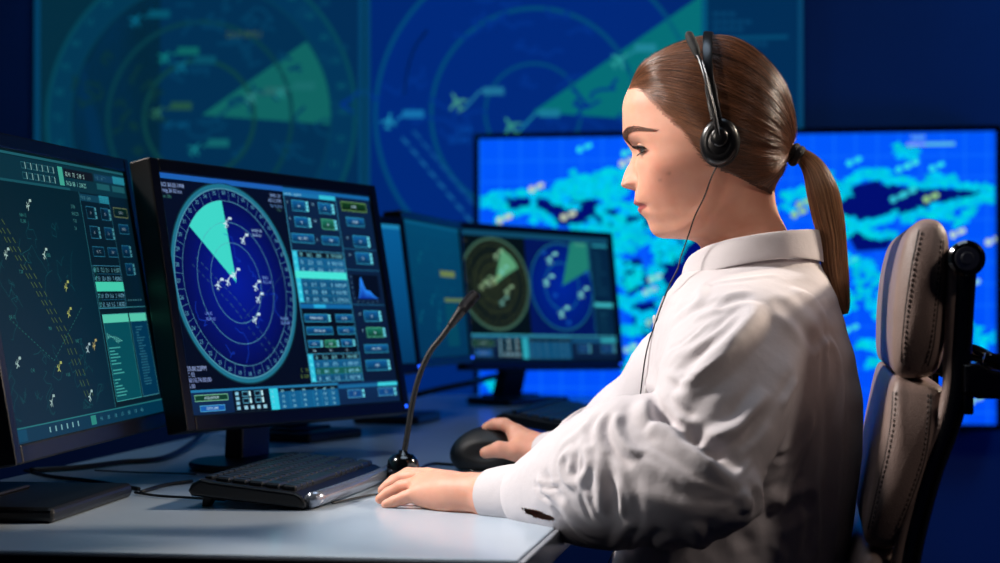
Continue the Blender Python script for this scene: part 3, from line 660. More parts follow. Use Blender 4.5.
# ---- the map on the nearest monitor (teal and darker)
def paint_left(c):
    TQ = .62
    c.L(0); c.rect(0, 0, 518, 324, (3, 30, 38), (1, 36, 54))
    c.L(1); c.rect(0, 1, 518, 4, (30, 90, 100))
    rn = random.Random(41); c.L(2)
    for k in range(26):
        q = [(rn.uniform(5, 280), rn.uniform(40, 300))]
        for j in range(9): q.append((min(300, max(3, q[-1][0] + rn.uniform(-14, 15))), min(300, max(32, q[-1][1] + rn.uniform(-10, 14)))))
        c.line(q, .9, (12, 66, 74))
    for off in (0, 10, 24): c.line([(30 + off, 70), (120 + off, 150), (190 + off, 215), (235 + off, 290)], 1.0, (84, 104, 44), (9, 6))
    c.line([(40, 190), (150, 240), (270, 180)], .7, (40, 110, 100), (4, 4))
    for s, x, y in (('NAV 12', 120, 75), ('FL 240', 120, 82), ('H 082', 180, 120), ('T 24', 90, 140), ('NA 1.2', 40, 190), ('V 0.8', 180, 260), ('C 41', 75, 250), ('0.42', 230, 222), ('MN', 150, 205)): c.text(s, x, y, 6, (46, 116, 112))
    for k in range(4): c.text(('21/06', 'RW.2.70', 'T.10', '3.4')[k], 292, 58 + k * 9, 6.5, (60, 120, 120))
    for x, y, col in ((150, 62, (190, 225, 215)), (175, 118, (190, 225, 215)), (228, 156, (190, 200, 110)), (222, 188, (190, 200, 110)), (265, 232, (190, 220, 225)), (290, 228, (205, 190, 120)), (160, 250, (190, 200, 110)), (120, 286, (180, 215, 210)), (245, 288, (190, 225, 220)), (60, 120, (190, 225, 215)), (40, 240, (180, 215, 210))): aircraft(c, x, y, 5.6, tuple(int(v * .85) for v in col), .5 + (x % 7) * .3)
    # strip along the top
    c.L(3); c.rect(0, 5, 518, 36, (8, 46, 58)); c.L(4); c.rect(0, 33, 300, 36, (22, 78, 88))
    for q in range(12):
        c.frame(150 + (q % 6) * 18, 10 + (q // 6) * 12, 161 + (q % 6) * 18, 18 + (q // 6) * 12, .8, (40, 96, 104)); c.rect(162 + (q % 6) * 18, 10 + (q // 6) * 12, 164 + (q % 6) * 18, 18 + (q // 6) * 12, (130, 170, 168))
    c.rect(268, 8, 284, 31, (60, 160, 140)); c.rect(288, 9, 392, 20, (14, 20, 28))
    c.L(5); c.text(' 82 41   70    2 48   5', 290, 18.5, 8, (150, 190, 185)); c.text(' 74 26  08   1  2 04 22', 288, 30, 8, (120, 190, 180))
    c.L(4); c.rect(398, 9, 517, 18, (16, 58, 84)); c.rect(470, 8, 517, 18, (36, 130, 150)); c.text('GAIN    SET 12', 400, 16, 6.5, (110, 180, 190))
    for x0 in (402, 462): c.rect(x0, 21, x0 + 50, 29, (26, 84, 92)); 
    # control column: narrower copy of the same buttons, upper rows only
    g0 = 330
    c.L(3); c.rect(g0, 36, 518, 306, (4, 26, 38))
    c.L(4); c.line([(g0, 36), (g0, 306)], 1.2, (40, 110, 120)); c.line([(440, 38), (440, 178)], 1, (36, 96, 110)); c.rect(g0, 38, 440, 47, (14, 60, 80)); c.rect(402, 37, 440, 47, (36, 130, 150)); c.text('MV TR   GAIN', g0 + 3, 45, 6, (110, 180, 190))
    kw = dict(tint=.62)
    for x0, y0, t in ((346, 53, '18'), (400, 53, '20'), (348, 78, '42'), (402, 78, '56'), (460, 100, '18'), (462, 124, '32')): button(c, x0, y0, x0 + 36, y0 + 16, t, **kw)
    button(c, 345, 104, 388, 117, 'ML  TC', ticks=False, **kw); button(c, 402, 104, 440, 117, 'TRM', ticks=False, **kw)
    button(c, 452, 50, 508, 63, 'AUTO', ticks=False, col=(16, 60, 30), edge=(150, 170, 110), tint=.7); button(c, 462, 72, 502, 85, 'OFFSET', ticks=False, **kw)
    table(c, g0 + 4, 128, 438, 5, 11, 2, .72, body=(6, 70, 80), bar=(30, 150, 130))
    c.L(6); c.rect(g0 + 4, 149, 440, 161, (66, 200, 170))
    c.L(4)
    for k in range(6): c.rect(450 + k * 10, 172, 453 + k * 10, 174, (70, 130, 140))
    c.line([(g0, 182), (516, 182)], 1, (50, 120, 130))
    c.L(4); c.rect(g0 + 8, 190, 438, 300, (4, 74, 86)); c.rect(443, 190, 512, 300, (2, 50, 78))
    c.L(5); c.rect(g0 + 8, 190, 438, 201, (84, 196, 170)); c.rect(443, 190, 512, 201, (84, 196, 170)); c.frame(g0 + 8, 190, 438, 300, .9, (60, 150, 150)); c.frame(443, 190, 512, 300, .9, (60, 130, 140))
    c.line([(g0 + 12 + k * 3, 222 - abs(math.sin(k * 1.7)) * 9 + k * .5) for k in range(20)], .9, (100, 190, 180))
    for k in range(16):
        if k in (6, 9): continue
        c.rect(g0 + 13, 232 + k * 4, g0 + 13 + rn.uniform(8, 44), 233.6 + k * 4, (60, 150, 145))
    for k in range(22): c.rect(455 + rn.uniform(0, 8), 208 + k * 3.6, 470 + rn.uniform(0, 22), 209.2 + k * 3.6, (40, 100, 120))
    c.L(5); c.rect(0, 308, 518, 324, (2, 50, 74)); c.L(6); c.rect(0, 307, 518, 308.5, (34, 108, 112)); c.rect(0, 309.5, 34, 322, (4, 66, 94))
    for k in range(6): c.rect(100 + k * 18, 312.5, 104 + k * 18, 318.5, (110, 160, 165))
    c.rect(236, 310, 254, 321, (40, 130, 120))
    for k in range(7): c.text(num(3), 268 + k * 26, 318, 6.5, (60, 130, 145))
# ---- the two radars on the distant monitor
def paint_far(c):
    c.L(0); c.rect(0, 0, 518, 324, (4, 20, 40))
    c.L(1); c.rect(0, 0, 518, 12, (16, 74, 104)); c.rect(0, 12, 214, 258, (4, 14, 16)); c.rect(214, 12, 444, 258, (2, 20, 86))
    radar(c, 103, 132, 118, (34, 42, 26), (12, 22, 18), (54, 96, 84), (92, 104, 62), (84, 150, 110), -62, -32, .78, False, coast=(60, 64, 36), L0=2)
    c.L(2); c.ring(335, 132, .001, 112, (0, 36, 150), 90, col2=(0, 26, 110)); c.L(3); c.ring(335, 132, 110, 113, (30, 110, 130), 110); c.ring(335, 132, 60, 62.5, (24, 110, 150), 100)
    c.L(4); c.poly([(335, 131), (378, 14), (440, 14), (440, 84)], (30, 124, 110)); c.text('MN 08', 395, 24, 12, (110, 190, 160))
    c.L(5); c.poly([(103, 128), (132, 40), (184, 88)], (88, 156, 116))
    for x, y, col in ((112, 62, (150, 190, 150)), (128, 100, (120, 200, 190)), (100, 126, (150, 180, 130)), (82, 132, (140, 170, 140)), (140, 150, (150, 190, 150)), (120, 178, (110, 170, 160)), (56, 140, (140, 170, 130)), (70, 128, (120, 160, 120))): aircraft(c, x, y, 10, col, .4)
    for x, y in ((298, 64), (280, 122), (402, 150), (325, 202)): aircraft(c, x, y, 13, (130, 220, 200), .5)
    for x, y in ((270, 52), (300, 160), (340, 230), (420, 100)): c.L(6); c.text('24', x, y, 15, (30, 110, 210)); 
    for k in range(5): c.L(6); c.text(num(3), 6, 30 + k * 0 + (k // 2) * 100, 8, (60, 60, 56))
    c.L(3); c.rect(446, 12, 518, 258, (4, 34, 62)); c.line([(445, 12), (445, 258)], 2, (30, 104, 130)); c.rect(448, 171, 516, 182, (60, 180, 190)); c.rect(455, 16, 512, 24, (40, 150, 170))
    for k in range(9): c.rect(462, 196 + k * 7, 470 + rs.uniform(10, 34), 198 + k * 7, (24, 80, 100)); c.rect(458, 40 + k * 13, 470 + rs.uniform(10, 34), 43 + k * 13, (20, 70, 96))
    bottom_bar(c, 1.0, .8, 260, 318)
    c.L(9); c.frame(0, 258, 518, 261, 1.5, (60, 160, 180))
def paint_mid(c):
    c.L(0)
    for k in range(10): c.rect(0, 324 * k / 10, 518, 324 * (k + 1) / 10, (2, 66 - k * 2, 96 - k * 2))
    c.L(1); c.rect(0, 0, 518, 8, (8, 84, 118)); rn = random.Random(77)
    for k in range(12):
        q = [(rn.uniform(20, 480), rn.uniform(20, 280))]
        for j in range(8): q.append((min(510, max(5, q[-1][0] + rn.uniform(-26, 26))), min(315, max(12, q[-1][1] + rn.uniform(-12, 18)))))
        c.line(q, 2, (3, 74, 100))
    c.L(3); c.rect(300, 112, 440, 127, (104, 124, 64)); c.rect(320, 180, 516, 189, (92, 116, 66)); c.rect(320, 192, 430, 300, (3, 66, 84))
    for x, y in ((120, 90), (200, 190), (250, 230), (90, 230), (240, 250)): aircraft(c, x, y, 12, (10, 96, 116), .5)
def paint_side(c):
    c.L(0); c.rect(0, 0, 518, 324, (6, 92, 150), (3, 54, 96)); c.L(1); c.rect(0, 0, 518, 10, (30, 130, 180))
    for k in range(5): c.rect(20, 40 + k * 44, 240, 62 + k * 44, (6, 60, 110))

zc = CAM_Z
MON_MAIN = monitor('monitor showing one big blue radar circle, above the keyboard', pose(-.3024, 2.5791, zc + .0055, 1.0819, -.1876, .012), .518, .324, paint_main, 'disc', base=PZ(263, 467, DESK_Z))
MON_LEFT = monitor('nearest monitor, dark teal chart with yellow flight tracks, cut by the photo edge', pose(-.5062, 2.1505, zc + .0085, 1.4566, -.1748, -.008), .518, .324, paint_left, 'slab', base=Vector((-.582, 2.075, 0)))
MON_FAR = monitor('distant monitor showing two radar circles side by side, before the television', pose(.106 * .90, 4.5435 * .90, zc + .0053 * .90, .752, -.1427, .0248), .518 * .90, .324 * .90, paint_far, 'slab', bz=(.016, .016, .016, .018), scale=.90)
MON_MID = monitor('distant monitor with plain teal screen and two yellow bars, left of the twin radars', pose(-.152 * .803, 4.3787 * .803, zc + .0222 * .803, 1.3404, -.0977, .0104), .518 * .803, .324 * .803, paint_mid, 'slab', bz=(.015, .015, .015, .017), scale=.803)
from mathutils.bvhtree import BVHTree
# ================================================================ the white desk and what stands on it
def on_desk(px, py): return PZ(px, py, DESK_Z)
ea = to_rf(on_desk(518, 560))
R_EDGE = ea.x; D_NEAR = ea.y
def desk(label, r0, r1, d0, d1, legs=True, near_skew=0.0):
    t = thing('desk', label, 'desk', RF((r0 + r1) / 2, (d0 + d1) / 2, 0), -TH)
    cx, cd = (r0 + r1) / 2, (d0 + d1) / 2
    bm = bmesh.new()
    pts = [(r0 - cx, d0 - cd + near_skew), (r1 - cx, d0 - cd), (r1 - cx, d1 - cd), (r0 - cx, d1 - cd)]
    bm_prism(bm, pts, DESK_Z - .028, DESK_Z, lambda a, b, k: Vector((a, b, k)), 0.0025, 2)
    from_bm('worktop', bm, M_white, t, False)
    bm = bmesh.new()
    bm_prism(bm, [(r1 - cx - .001, d0 - cd - .002), (r1 - cx + .006, d0 - cd - .002), (r1 - cx + .006, d1 - cd), (r1 - cx - .001, d1 - cd)], DESK_Z - .03, DESK_Z - .002, lambda a, b, k: Vector((a, b, k)), 0.002, 2)
    from_bm('edge_strip', bm, M_edge, t, False)
    bm = bmesh.new()
    bm_prism(bm, [(r0 - cx, d0 - cd + near_skew - .004), (r1 - cx, d0 - cd - .004), (r1 - cx, d0 - cd + .001), (r0 - cx, d0 - cd + near_skew + .001)], DESK_Z - .03, DESK_Z - .003, lambda a, b, k: Vector((a, b, k)), 0.0015, 2)
    from_bm('front_edge_strip', bm, M_darkedge, t, False)
    for dd in (d0 - cd + .12, d1 - cd - .12):
        for rr in (r0 - cx + .06, r1 - cx - .12):
            bm = bmesh.new(); bm_box(bm, (rr - .03, dd - .03, 0), (rr + .03, dd + .03, DESK_Z - .028), 0.004); from_bm('leg', bm, M_metal, t, False)
    bm = bmesh.new(); bm_box(bm, (r0 - cx + .02, d0 - cd + .14, .25), (r0 - cx + .04, d1 - cd - .14, DESK_Z - .028), 0.002)
    from_bm('modesty_panel', bm, M_darkedge, t, False)
    return t
desk('long white desk carrying all the desk monitors, its corner near the woman\'s sleeve', R_EDGE - .80, R_EDGE, D_NEAR, 4.45, near_skew=-.03)

# small extra monitor behind the big one (only its right edge and its foot show)
sp = on_desk(352, 444)
MON_SIDE = monitor('half-hidden smaller monitor peeking out behind the big radar screen', pose(-.262, 3.06, CAM_Z + .012, 1.07, -.15, .01), .40, .25, paint_side, 'slab', bz=(.014, .014, .014, .018), scale=.772)

# ---------------------------------------------------------------- keyboards
M_key = mat('dark_keycap', (30, 33, 38), 0.36, bump=.05, bscale=900, var=.1)
M_kb = mat('keyboard_shell', (16, 16, 18), 0.35, var=.1, spec=.5)
M_silver = mat('silver_front_rim', (150, 156, 168), 0.24, metal=.7, var=.05)
def keyboard(label, p0, yaw, length=.37, depth=.135, lift=.026):
    """p0: near right corner on the desk; local x = away from the hands, y = along its length."""
    t = thing('keyboard', label, 'keyboard', p0, yaw)
    sl = lift / depth
    # side profile (x = distance from the hands side, z)
    th = .014
    Mt = Matrix.Rotation(0, 4, 'Z')
    bm = bmesh.new()
    prof = [(0, .004), (.004, .0015), (depth, lift - .002), (depth + .004, lift + .004), (depth, lift + th - .002), (depth - .012, lift + th + .004), (depth - .026, lift + th + .001), (.014, .0205), (.006, .0165), (.0005, .010)]
    bm_prism(bm, prof, 0, length, lambda a, b, k: Vector((-a - .014 * math.sin(math.pi * min(1, max(0, k / length))) * (1 if a > .02 else 0) * 0, k, b)), 0.004, 3)
    from_bm('shell', bm, M_kb, t, False)
    bm = bmesh.new()
    n = 14; pts = [Vector((.004 + .010 * math.sin(math.pi * i / n), .006 + (length - .012) * i / n, .0115 + .002 * math.sin(math.pi * i / n))) for i in range(n + 1)]
    bm_tube(bm, pts, [.0088] * (n + 1), 14)
    from_bm('wrist_rim', bm, M_silver, t)
    bm = bmesh.new()
    rows = [(.0245, 15), (.0445, 16), (.0645, 17), (.0845, 18), (.1045, 18)]
    for i, (x, nk) in enumerate(rows):
        xx = x; zb = .0205 + (xx - .014) * (lift + th + .001 - .0205) / (depth - .026)
        y = .012; usable = length - .024
        widths = [1.0] * nk
        if i == 0: widths = [1.3, 1.2, 1.2, 5.6, 1.2, 1.2, 1.3, 1, 1, 1, 1.9, 1]
        if i == 1: widths[0] = 1.8; widths[11] = 1.8
        if i == 2: widths[0] = 1.6
        u = usable / sum(widths)
        for w in widths:
            M = Matrix.Translation((-xx, y + u * w / 2, zb)) @ Matrix.Rotation(math.atan2(lift + th - .0195, depth - .026), 4, 'Y')
            bm_box(bm, (-.0088, -u * w / 2 + .0010, -.002), (.0088, u * w / 2 - .0012, .0062), .002, M, 1); y += u * w
    x = .121; y = .012
    for w in [1] * 17:
        u = (length - .024) / 17; bm_box(bm, (-x - .005, y + .0015, lift + th - .004), (-x + .005, y + u - .0015, lift + th + .0065), .0015, None, 1); y += u
    o = from_bm('keys', bm, M_key, t, False)
    for yy in (.025, length - .04):
        bm = bmesh.new(); bm_prism(bm, [(depth - .006, lift + .002), (depth - .02, lift - .004), (depth - .012, 0), (depth - .004, 0)], yy, yy + .016, lambda a, b, k: Vector((-a, k, b)), .001, 1)
        from_bm('tilt_leg', bm, M_kb, t, False)
    return t
kq = on_desk(306, 511)
keyboard('black keyboard with a silver front rim under the big radar monitor', kq, -TH - .02, .36, .138, .016)
kf = on_desk(598, 437)
keyboard('blurred black keyboard on the far desk, behind the mouse', RF(R_EDGE - .13, to_rf(kf).y - .02, DESK_Z), -TH - .06, .44, .15, .024)

# ---------------------------------------------------------------- gooseneck microphone
mb = on_desk(403, 484)
mic = thing('desk_microphone', 'black gooseneck microphone on a rounded base, bent toward the screens', 'microphone', mb)
bm = bmesh.new()
s = mb.y / FPX
bm_lathe(bm, [(16.5 * s, 0), (17 * s, 2 * s), (16.5 * s, 16 * s), (15 * s, 24 * s), (11 * s, 29 * s), (5 * s, 31 * s), (4 * s, 34 * s)], None, 40)
from_bm('base', bm, M_gloss, mic, True)
def mp(px, py, dy=0): return P(px, py, mb.y + dy)
neck = [mp(404, 454), mp(408, 430), mp(413, 400), mp(420, 374), mp(430, 352), mp(441, 338), mp(452, 323)]
tube('gooseneck', neck, 2.9 * s, M_blackrough, mic, 12)
rib = bmesh.new()
sp_ = spline(neck, 22)
for a, b in zip(sp_[2::2], sp_[3::2]):
    bm_tube(rib, [a, a.lerp(b, .55)], 3.25 * s, 10)
from_bm('neck_rings', rib, M_black, mic)
tube('capsule_grip', [mp(450, 326), mp(459, 314), mp(463, 308)], [3.6 * s, 5.0 * s, 5.6 * s], M_black, mic, 16)
tube('capsule', [mp(462, 309.5), mp(470, 300), mp(475.5, 294), mp(477, 292)], [5.8 * s, 6.2 * s, 5.8 * s, 3.2 * s], mat('mic_mesh', (26, 26, 30), .35, metal=.6, bump=.8, bscale=2600), mic, 18)
tube('cable', [mb + Vector((.01, .01, .008)), on_desk(430, 467) + Vector((0, 0, .004)), on_desk(462, 466.5) + Vector((0, 0, .003)), on_desk(520, 460) + Vector((0, 0, .003)), on_desk(640, 452) + Vector((0, 0, .003))], .0022, M_cable, mic)

# ---------------------------------------------------------------- cables on the desk
def cable(label, pts, r=.0028):
    p0 = Vector(pts[0]); 
    o = tube('cable', [Vector(p) for p in pts], r, M_cable, None, 10)
    me = o.data
    for v in me.vertices: v.co -= p0
    o.location = p0
    return tag(o, label, 'cable', 'cables lying on the white desk')
up = lambda p, h=.0025: p + Vector((0, 0, h))
cable('thick black cable curving over the desk from the big monitor\'s stand to the left', [up(on_desk(238, 441), .02), up(on_desk(215, 435), .03), up(on_desk(196, 446), .010), up(on_desk(165, 461), .005), up(on_desk(120, 466), .005), up(on_desk(80, 471), .005), up(on_desk(30, 474), .005)], .0042)
cable('thin black cable lying on the desk behind the left monitor\'s foot, running up left', [up(on_desk(139, 491)), up(on_desk(112, 486)), up(on_desk(85, 482)), up(on_desk(50, 478)), up(on_desk(25, 472))], .0024)
cable('thin black cable between the left monitor\'s foot and the keyboard', [up(on_desk(141, 494)), up(on_desk(165, 487)), up(on_desk(192, 483))], .0024)
cable('very thin black cable dipping under the keyboard\'s raised back leg', [up(on_desk(135, 494.5)), up(on_desk(160, 498)), up(on_desk(195, 500)), up(on_desk(225, 502))], .0016)
cable('hair-thin cable straight across the desk in front of the big monitor\'s foot', [up(on_desk(95, 472)), up(on_desk(130, 474)), up(on_desk(170, 475)), up(on_desk(196, 476))], .0012)
cable('thin black cable from the keyboard\'s front rim to the woman\'s left hand', [up(on_desk(332, 505)), up(on_desk(350, 501.5)), up(on_desk(372, 497)), up(on_desk(388, 496)), up(on_desk(400, 492))], .0014)
cable('black cable hanging in the gap under the teal distant monitor', [P(415, 395, 3.9), P(440, 389, 3.9), P(470, 383, 3.95), P(488, 378, 4.1), P(505, 374, 4.3)], .007)

# ---------------------------------------------------------------- chair: padded back, steel-black frame, arm bracket
M_leather = mat('brown_leather', (136, 115, 107), 0.42, bump=.35, bscale=700, var=.06, vscale=40, spec=.45)
M_stitch = mat('stitch_thread', (58, 48, 46), 0.8)
M_piping = mat('dark_piping', (28, 24, 26), .5)
CH_D0, CH_D1 = 1.83, 2.33           # near and far side of the seat in room depth
def cz(px, py, d=CH_D0):
    q = to_rf(PD(px, py, d)); return (q.x, q.z)
ch_base = RF(cz(690, 872)[0], (CH_D0 + CH_D1) / 2, 0)
chair = thing('office_chair', 'office chair with brown stitched leather back behind the woman', 'chair', ch_base, -TH)
def rfpt(a, b, k): return RF(a, k, b)
def smooth_loop(pts, n=6):
    N = len(pts); out = []
    for i in range(N):
        a, b, c_, d = [Vector((*pts[(i + j) % N], 0)) for j in (-1, 0, 1, 2)]
        for k in range(n):
            t = k / n
            q = .5 * ((2 * b) + (c_ - a) * t + (2 * a - 5 * b + 4 * c_ - d) * t * t + (3 * b - a - 3 * c_ + d) * t ** 3); out.append((q.x, q.y))
    return out
def cushion(name, px_pts, d0=CH_D0, d1=CH_D1, bulge=.012, m=None, puff=.03):
    o2 = smooth_loop([cz(x, y) for x, y in px_pts], 6); n = len(o2)
    cx = sum(p[0] for p in o2) / n; cy = sum(p[1] for p in o2) / n
    bm = bmesh.new(); rings = []
    ts = [(0, .0), (.0, .45), (.004, .78), (.012, .93), (.026, 1.0), (.07, 1.0)]
    ks = [(d0 + a, s_) for a, s_ in ts] + [((d0 + d1) / 2, 1.01)] + [(d1 - a, s_) for a, s_ in ts[::-1]]
    for k, s_ in ks:
        if s_ == 0: rings.append(None); continue
        rings.append([bm.verts.new(rfpt(cx + (x - cx) * (1 - (1 - s_) * .35), cy + (y - cy) * (1 - (1 - s_) * .28), k)) for x, y in o2])
    rr = [r for r in rings if r]
    for a, b in zip(rr, rr[1:]):
        for i in range(n): bm.faces.new([a[i], a[(i + 1) % n], b[(i + 1) % n], b[i]])
    # side faces: shrink in rings toward the middle, slightly puffed
    for ring, k, sgn in ((rr[0], d0, -1), (rr[-1], d1, 1)):
        prev = ring; S0 = 1 - .55 * .35; T0 = 1 - .55 * .28
        for f, h in ((.8, .006), (.55, .010), (.28, .012)):
            cur = [bm.verts.new(rfpt(cx + (x - cx) * S0 * f, cy + (y - cy) * T0 * f, k + sgn * h)) for x, y in o2]
            for i in range(n): bm.faces.new([prev[i], prev[(i + 1) % n], cur[(i + 1) % n], cur[i]])
            prev = cur
        bm.faces.new(prev)
    return from_bm(name, bm, m or M_leather, chair, True, world=True)
HEAD = [(916, 223), (928, 218), (942, 222), (950, 240), (950, 290), (946, 345), (938, 372), (918, 380), (900, 377), (893, 362), (893, 320), (897, 275), (905, 240)]
BACK = [(894, 382), (910, 380), (930, 383), (946, 392), (948, 430), (938, 480), (920, 525), (905, 546), (884, 552), (867, 545), (865, 525), (873, 480), (882, 430)]
hd = cushion('headrest', HEAD); bk = cushion('backrest', BACK)
seat_px = [(470, 815), (560, 803), (720, 800), (830, 802), (866, 818), (866, 850), (820, 872), (520, 872), (462, 850)]
LOWER = [(862, 556), (888, 553), (902, 562), (900, 620), (890, 700), (880, 780), (862, 800), (840, 796), (834, 770), (838, 690), (846, 610)]
cushion('lower_backrest', LOWER)
cushion('seat', seat_px)
def on_cushion(o):
    me = o.data; M_ = wmat(o); return BVHTree.FromPolygons([M_ @ v.co for v in me.vertices], [tuple(q.vertices) for q in me.polygons])
def lay(bv, a, b, lift):
    h_ = bv.ray_cast(RF(a, CH_D0 - .3, b), RF(0, 1, 0)); return (h_[0] + h_[1] * lift) if h_[0] is not None else RF(a, CH_D0 - .01, b)
def stitches(parent, path, dd=-.009, n=None):
    bv = on_cushion(parent); bm = bmesh.new(); pts = spline([Vector((*cz(x, y), 0)) for x, y in path], 10)
    L = 0; acc = []
    for a, b in zip(pts, pts[1:]):
        acc.append((L, a, b)); L += (b - a).length
    step = .0052; s_ = 0
    while s_ < L - .004:
        for l0, a, b in acc:
            if l0 <= s_ <= l0 + (b - a).length:
                p = a.lerp(b, (s_ - l0) / max(1e-6, (b - a).length)); tdir = (b - a).normalized(); q = p + tdir * .0032
                bm_tube(bm, [lay(bv, p.x, p.y, 0), lay(bv, (p.x + q.x) / 2, (p.y + q.y) / 2, .0007), lay(bv, q.x, q.y, 0)], .0007, 6); break
        s_ += step
    o = from_bm('stitching', bm, M_stitch, parent, True, world=False)
    inv = wmat(parent).inverted(); 
    for v in o.data.vertices: v.co = inv @ v.co
    return o
def seam(parent, path, dd=-.0085, r=.0014):
    bv = on_cushion(parent); tube('seam', [lay(bv, q.x, q.y, -.0004) for q in spline([Vector((*cz(x, y), 0)) for x, y in path], 8)], .0009, M_piping, parent, 8, 0)
stitches(hd, [(922, 232), (915, 262), (909, 300), (905, 340), (904, 362)]); stitches(hd, [(941, 240), (938, 270), (934, 310), (930, 345), (925, 366)])
seam(hd, [(919, 230), (912, 262), (906, 300), (902, 340), (901, 362)]); seam(hd, [(944, 240), (941, 270), (937, 310), (933, 345), (928, 366)])
stitches(bk, [(896, 392), (894, 420), (888, 455), (880, 490), (871, 530)]); stitches(bk, [(928, 394), (927, 420), (922, 455), (911, 490), (896, 530)])
seam(bk, [(893, 392), (891, 420), (885, 455), (877, 490), (868, 530)]); seam(bk, [(931, 394), (930, 420), (925, 455), (914, 490), (899, 530)])
# curved frame down the back, both sides, and the roller that joins them at the top
fr = [(966, 254), (963, 300), (960, 350), (957, 392), (948, 428), (932, 470), (918, 520), (908, 570), (898, 660), (892, 770), (876, 850), (800, 884), (690, 888)]
fro = [(957, 250), (954, 300), (952, 350), (950, 392), (941, 428), (925, 468), (909, 520), (898, 570), (888, 660), (880, 770), (862, 846), (800, 872), (690, 874)]
for d in (CH_D0 + .0, CH_D1 - .0):
    tube('frame_rail', [RF(cz(x, y)[0], d, cz(x, y)[1]) for x, y in fr], .0115, M_gloss, chair, 16)
    tube('rail_cover', [RF(cz(x, y)[0], d, cz(x, y)[1]) for x, y in fro], .0085, M_leather, chair, 12)
rc = cz(965, 259)
bm = bmesh.new()
for k0, k1, r in ((CH_D0 - .018, CH_D1 + .018, .0135), (CH_D0 - .026, CH_D0 + .014, .0178), (CH_D1 - .014, CH_D1 + .026, .0178)):
    Mx = Matrix(((CT, 0, 0, 0), (-ST, 0, 0, 0), (0, 0, 1, 0), (0, 0, 0, 1)))
    bm_tube(bm, [RF(rc[0], k0, rc[1]), RF(rc[0], k0 + .003, rc[1]), RF(rc[0], k1 - .003, rc[1]), RF(rc[0], k1, rc[1])], [r * .85, r, r, r * .85], 36)
from_bm('top_roller', bm, M_gloss, chair, True, math.radians(35), world=True)
bm = bmesh.new(); bm_tube(bm, [RF(rc[0], CH_D0 - .031, rc[1]), RF(rc[0], CH_D0 - .025, rc[1])], [.0055, .0075], 24); bm_tube(bm, [RF(rc[0], CH_D0 - .029, rc[1]), RF(rc[0], CH_D0 - .025, rc[1])], [.0115, .0118], 24)
from_bm('roller_bolt', bm, M_metal, chair, True, math.radians(35), world=True)
# arm bracket: clamp on the rail and the folded-up arm pointing back
for d in (CH_D0, CH_D1):
    bm = bmesh.new()
    o2 = [cz(x, y) for x, y in ((962, 364), (975, 362), (992, 370), (1012, 372), (1030, 376), (1030, 396), (1000, 398), (976, 398), (962, 392))]
    bm_prism(bm, o2, d - .022, d + .022, rfpt, .004, 3)
    from_bm('arm_bracket', bm, M_gloss, chair, False, world=True)
    bm = bmesh.new(); q = cz(977, 379); bm_tube(bm, [RF(q[0], d - .028, q[1]), RF(q[0], d + .028, q[1])], .011, 24); q = cz(965, 357); bm_tube(bm, [RF(q[0], d - .012, q[1]), RF(q[0], d + .012, q[1])], .0065, 18)
    q = cz(966, 402); bm_box(bm, (-.005, -.012, -.012), (.005, .012, .012), .002, Matrix.Translation(RF(q[0], d, q[1])))
    from_bm('arm_hinge', bm, M_gloss, chair, True, math.radians(35), world=True)
    bm = bmesh.new(); a = cz(984, 358); b = cz(1060, 392); bm_tube(bm, spline([RF(a[0], d, a[1]), RF((a[0] + b[0]) / 2, d, (a[1] + b[1]) / 2 + .006), RF(b[0], d, b[1])], 6), [.006, .011, .011], 14)
    from_bm('armrest', bm, M_gloss, chair, True, world=True)
# gas post and five-star foot
sx_ = cz(690, 872)
bm = bmesh.new(); c0 = RF(sx_[0], (CH_D0 + CH_D1) / 2, 0)
bm_lathe(bm, [(.028, .10), (.028, .30), (.02, .301), (.02, sx_[1] - .02), (.06, sx_[1] - .02), (.06, sx_[1])], Matrix.Translation(c0), 24)
from_bm('gas_post', bm, M_gloss, chair, True, math.radians(40), world=True)
for i in range(5):
    a = 2 * math.pi * i / 5 + .3; dv = Vector((math.cos(a), math.sin(a), 0))
    bm = bmesh.new(); bm_tube(bm, [c0 + Vector((0, 0, .115)), c0 + dv * .15 + Vector((0, 0, .105)), c0 + dv * .3 + Vector((0, 0, .08))], [.026, .022, .016], 12)
    o = from_bm('foot_spoke', bm, M_gloss, chair, True, world=True)
    bm = bmesh.new(); n_ = Vector((-dv.y, dv.x, 0)); w = c0 + dv * .3 + Vector((0, 0, .03)); bm_tube(bm, [w - n_ * .02, w + n_ * .02], .03, 20)
    co = from_bm('caster', bm, M_black, None, True, math.radians(40)); co.parent = o
    inv = wmat(o).inverted()
    for v in co.data.vertices: v.co = inv @ v.co
# ================================================================ the seated woman
from mathutils.bvhtree import BVHTree
D0 = 2.04
def Q(px, py, dd=0.0): return PD(px, py, D0 + dd)
_o = to_rf(Q(700, 160)); _x = to_rf(Q(710, 160)); _z = to_rf(Q(700, 170))
UR = (_x.x - _o.x) / 10; UZ = (_o.z - _z.z) / 10
def HW(x, y, l):                                   # head space (photo pixels at the mid plane, l = sideways) -> world
    return RF(_o.x + (x - 700) * UR, D0 + l * UR, _o.z - (y - 160) * UZ)
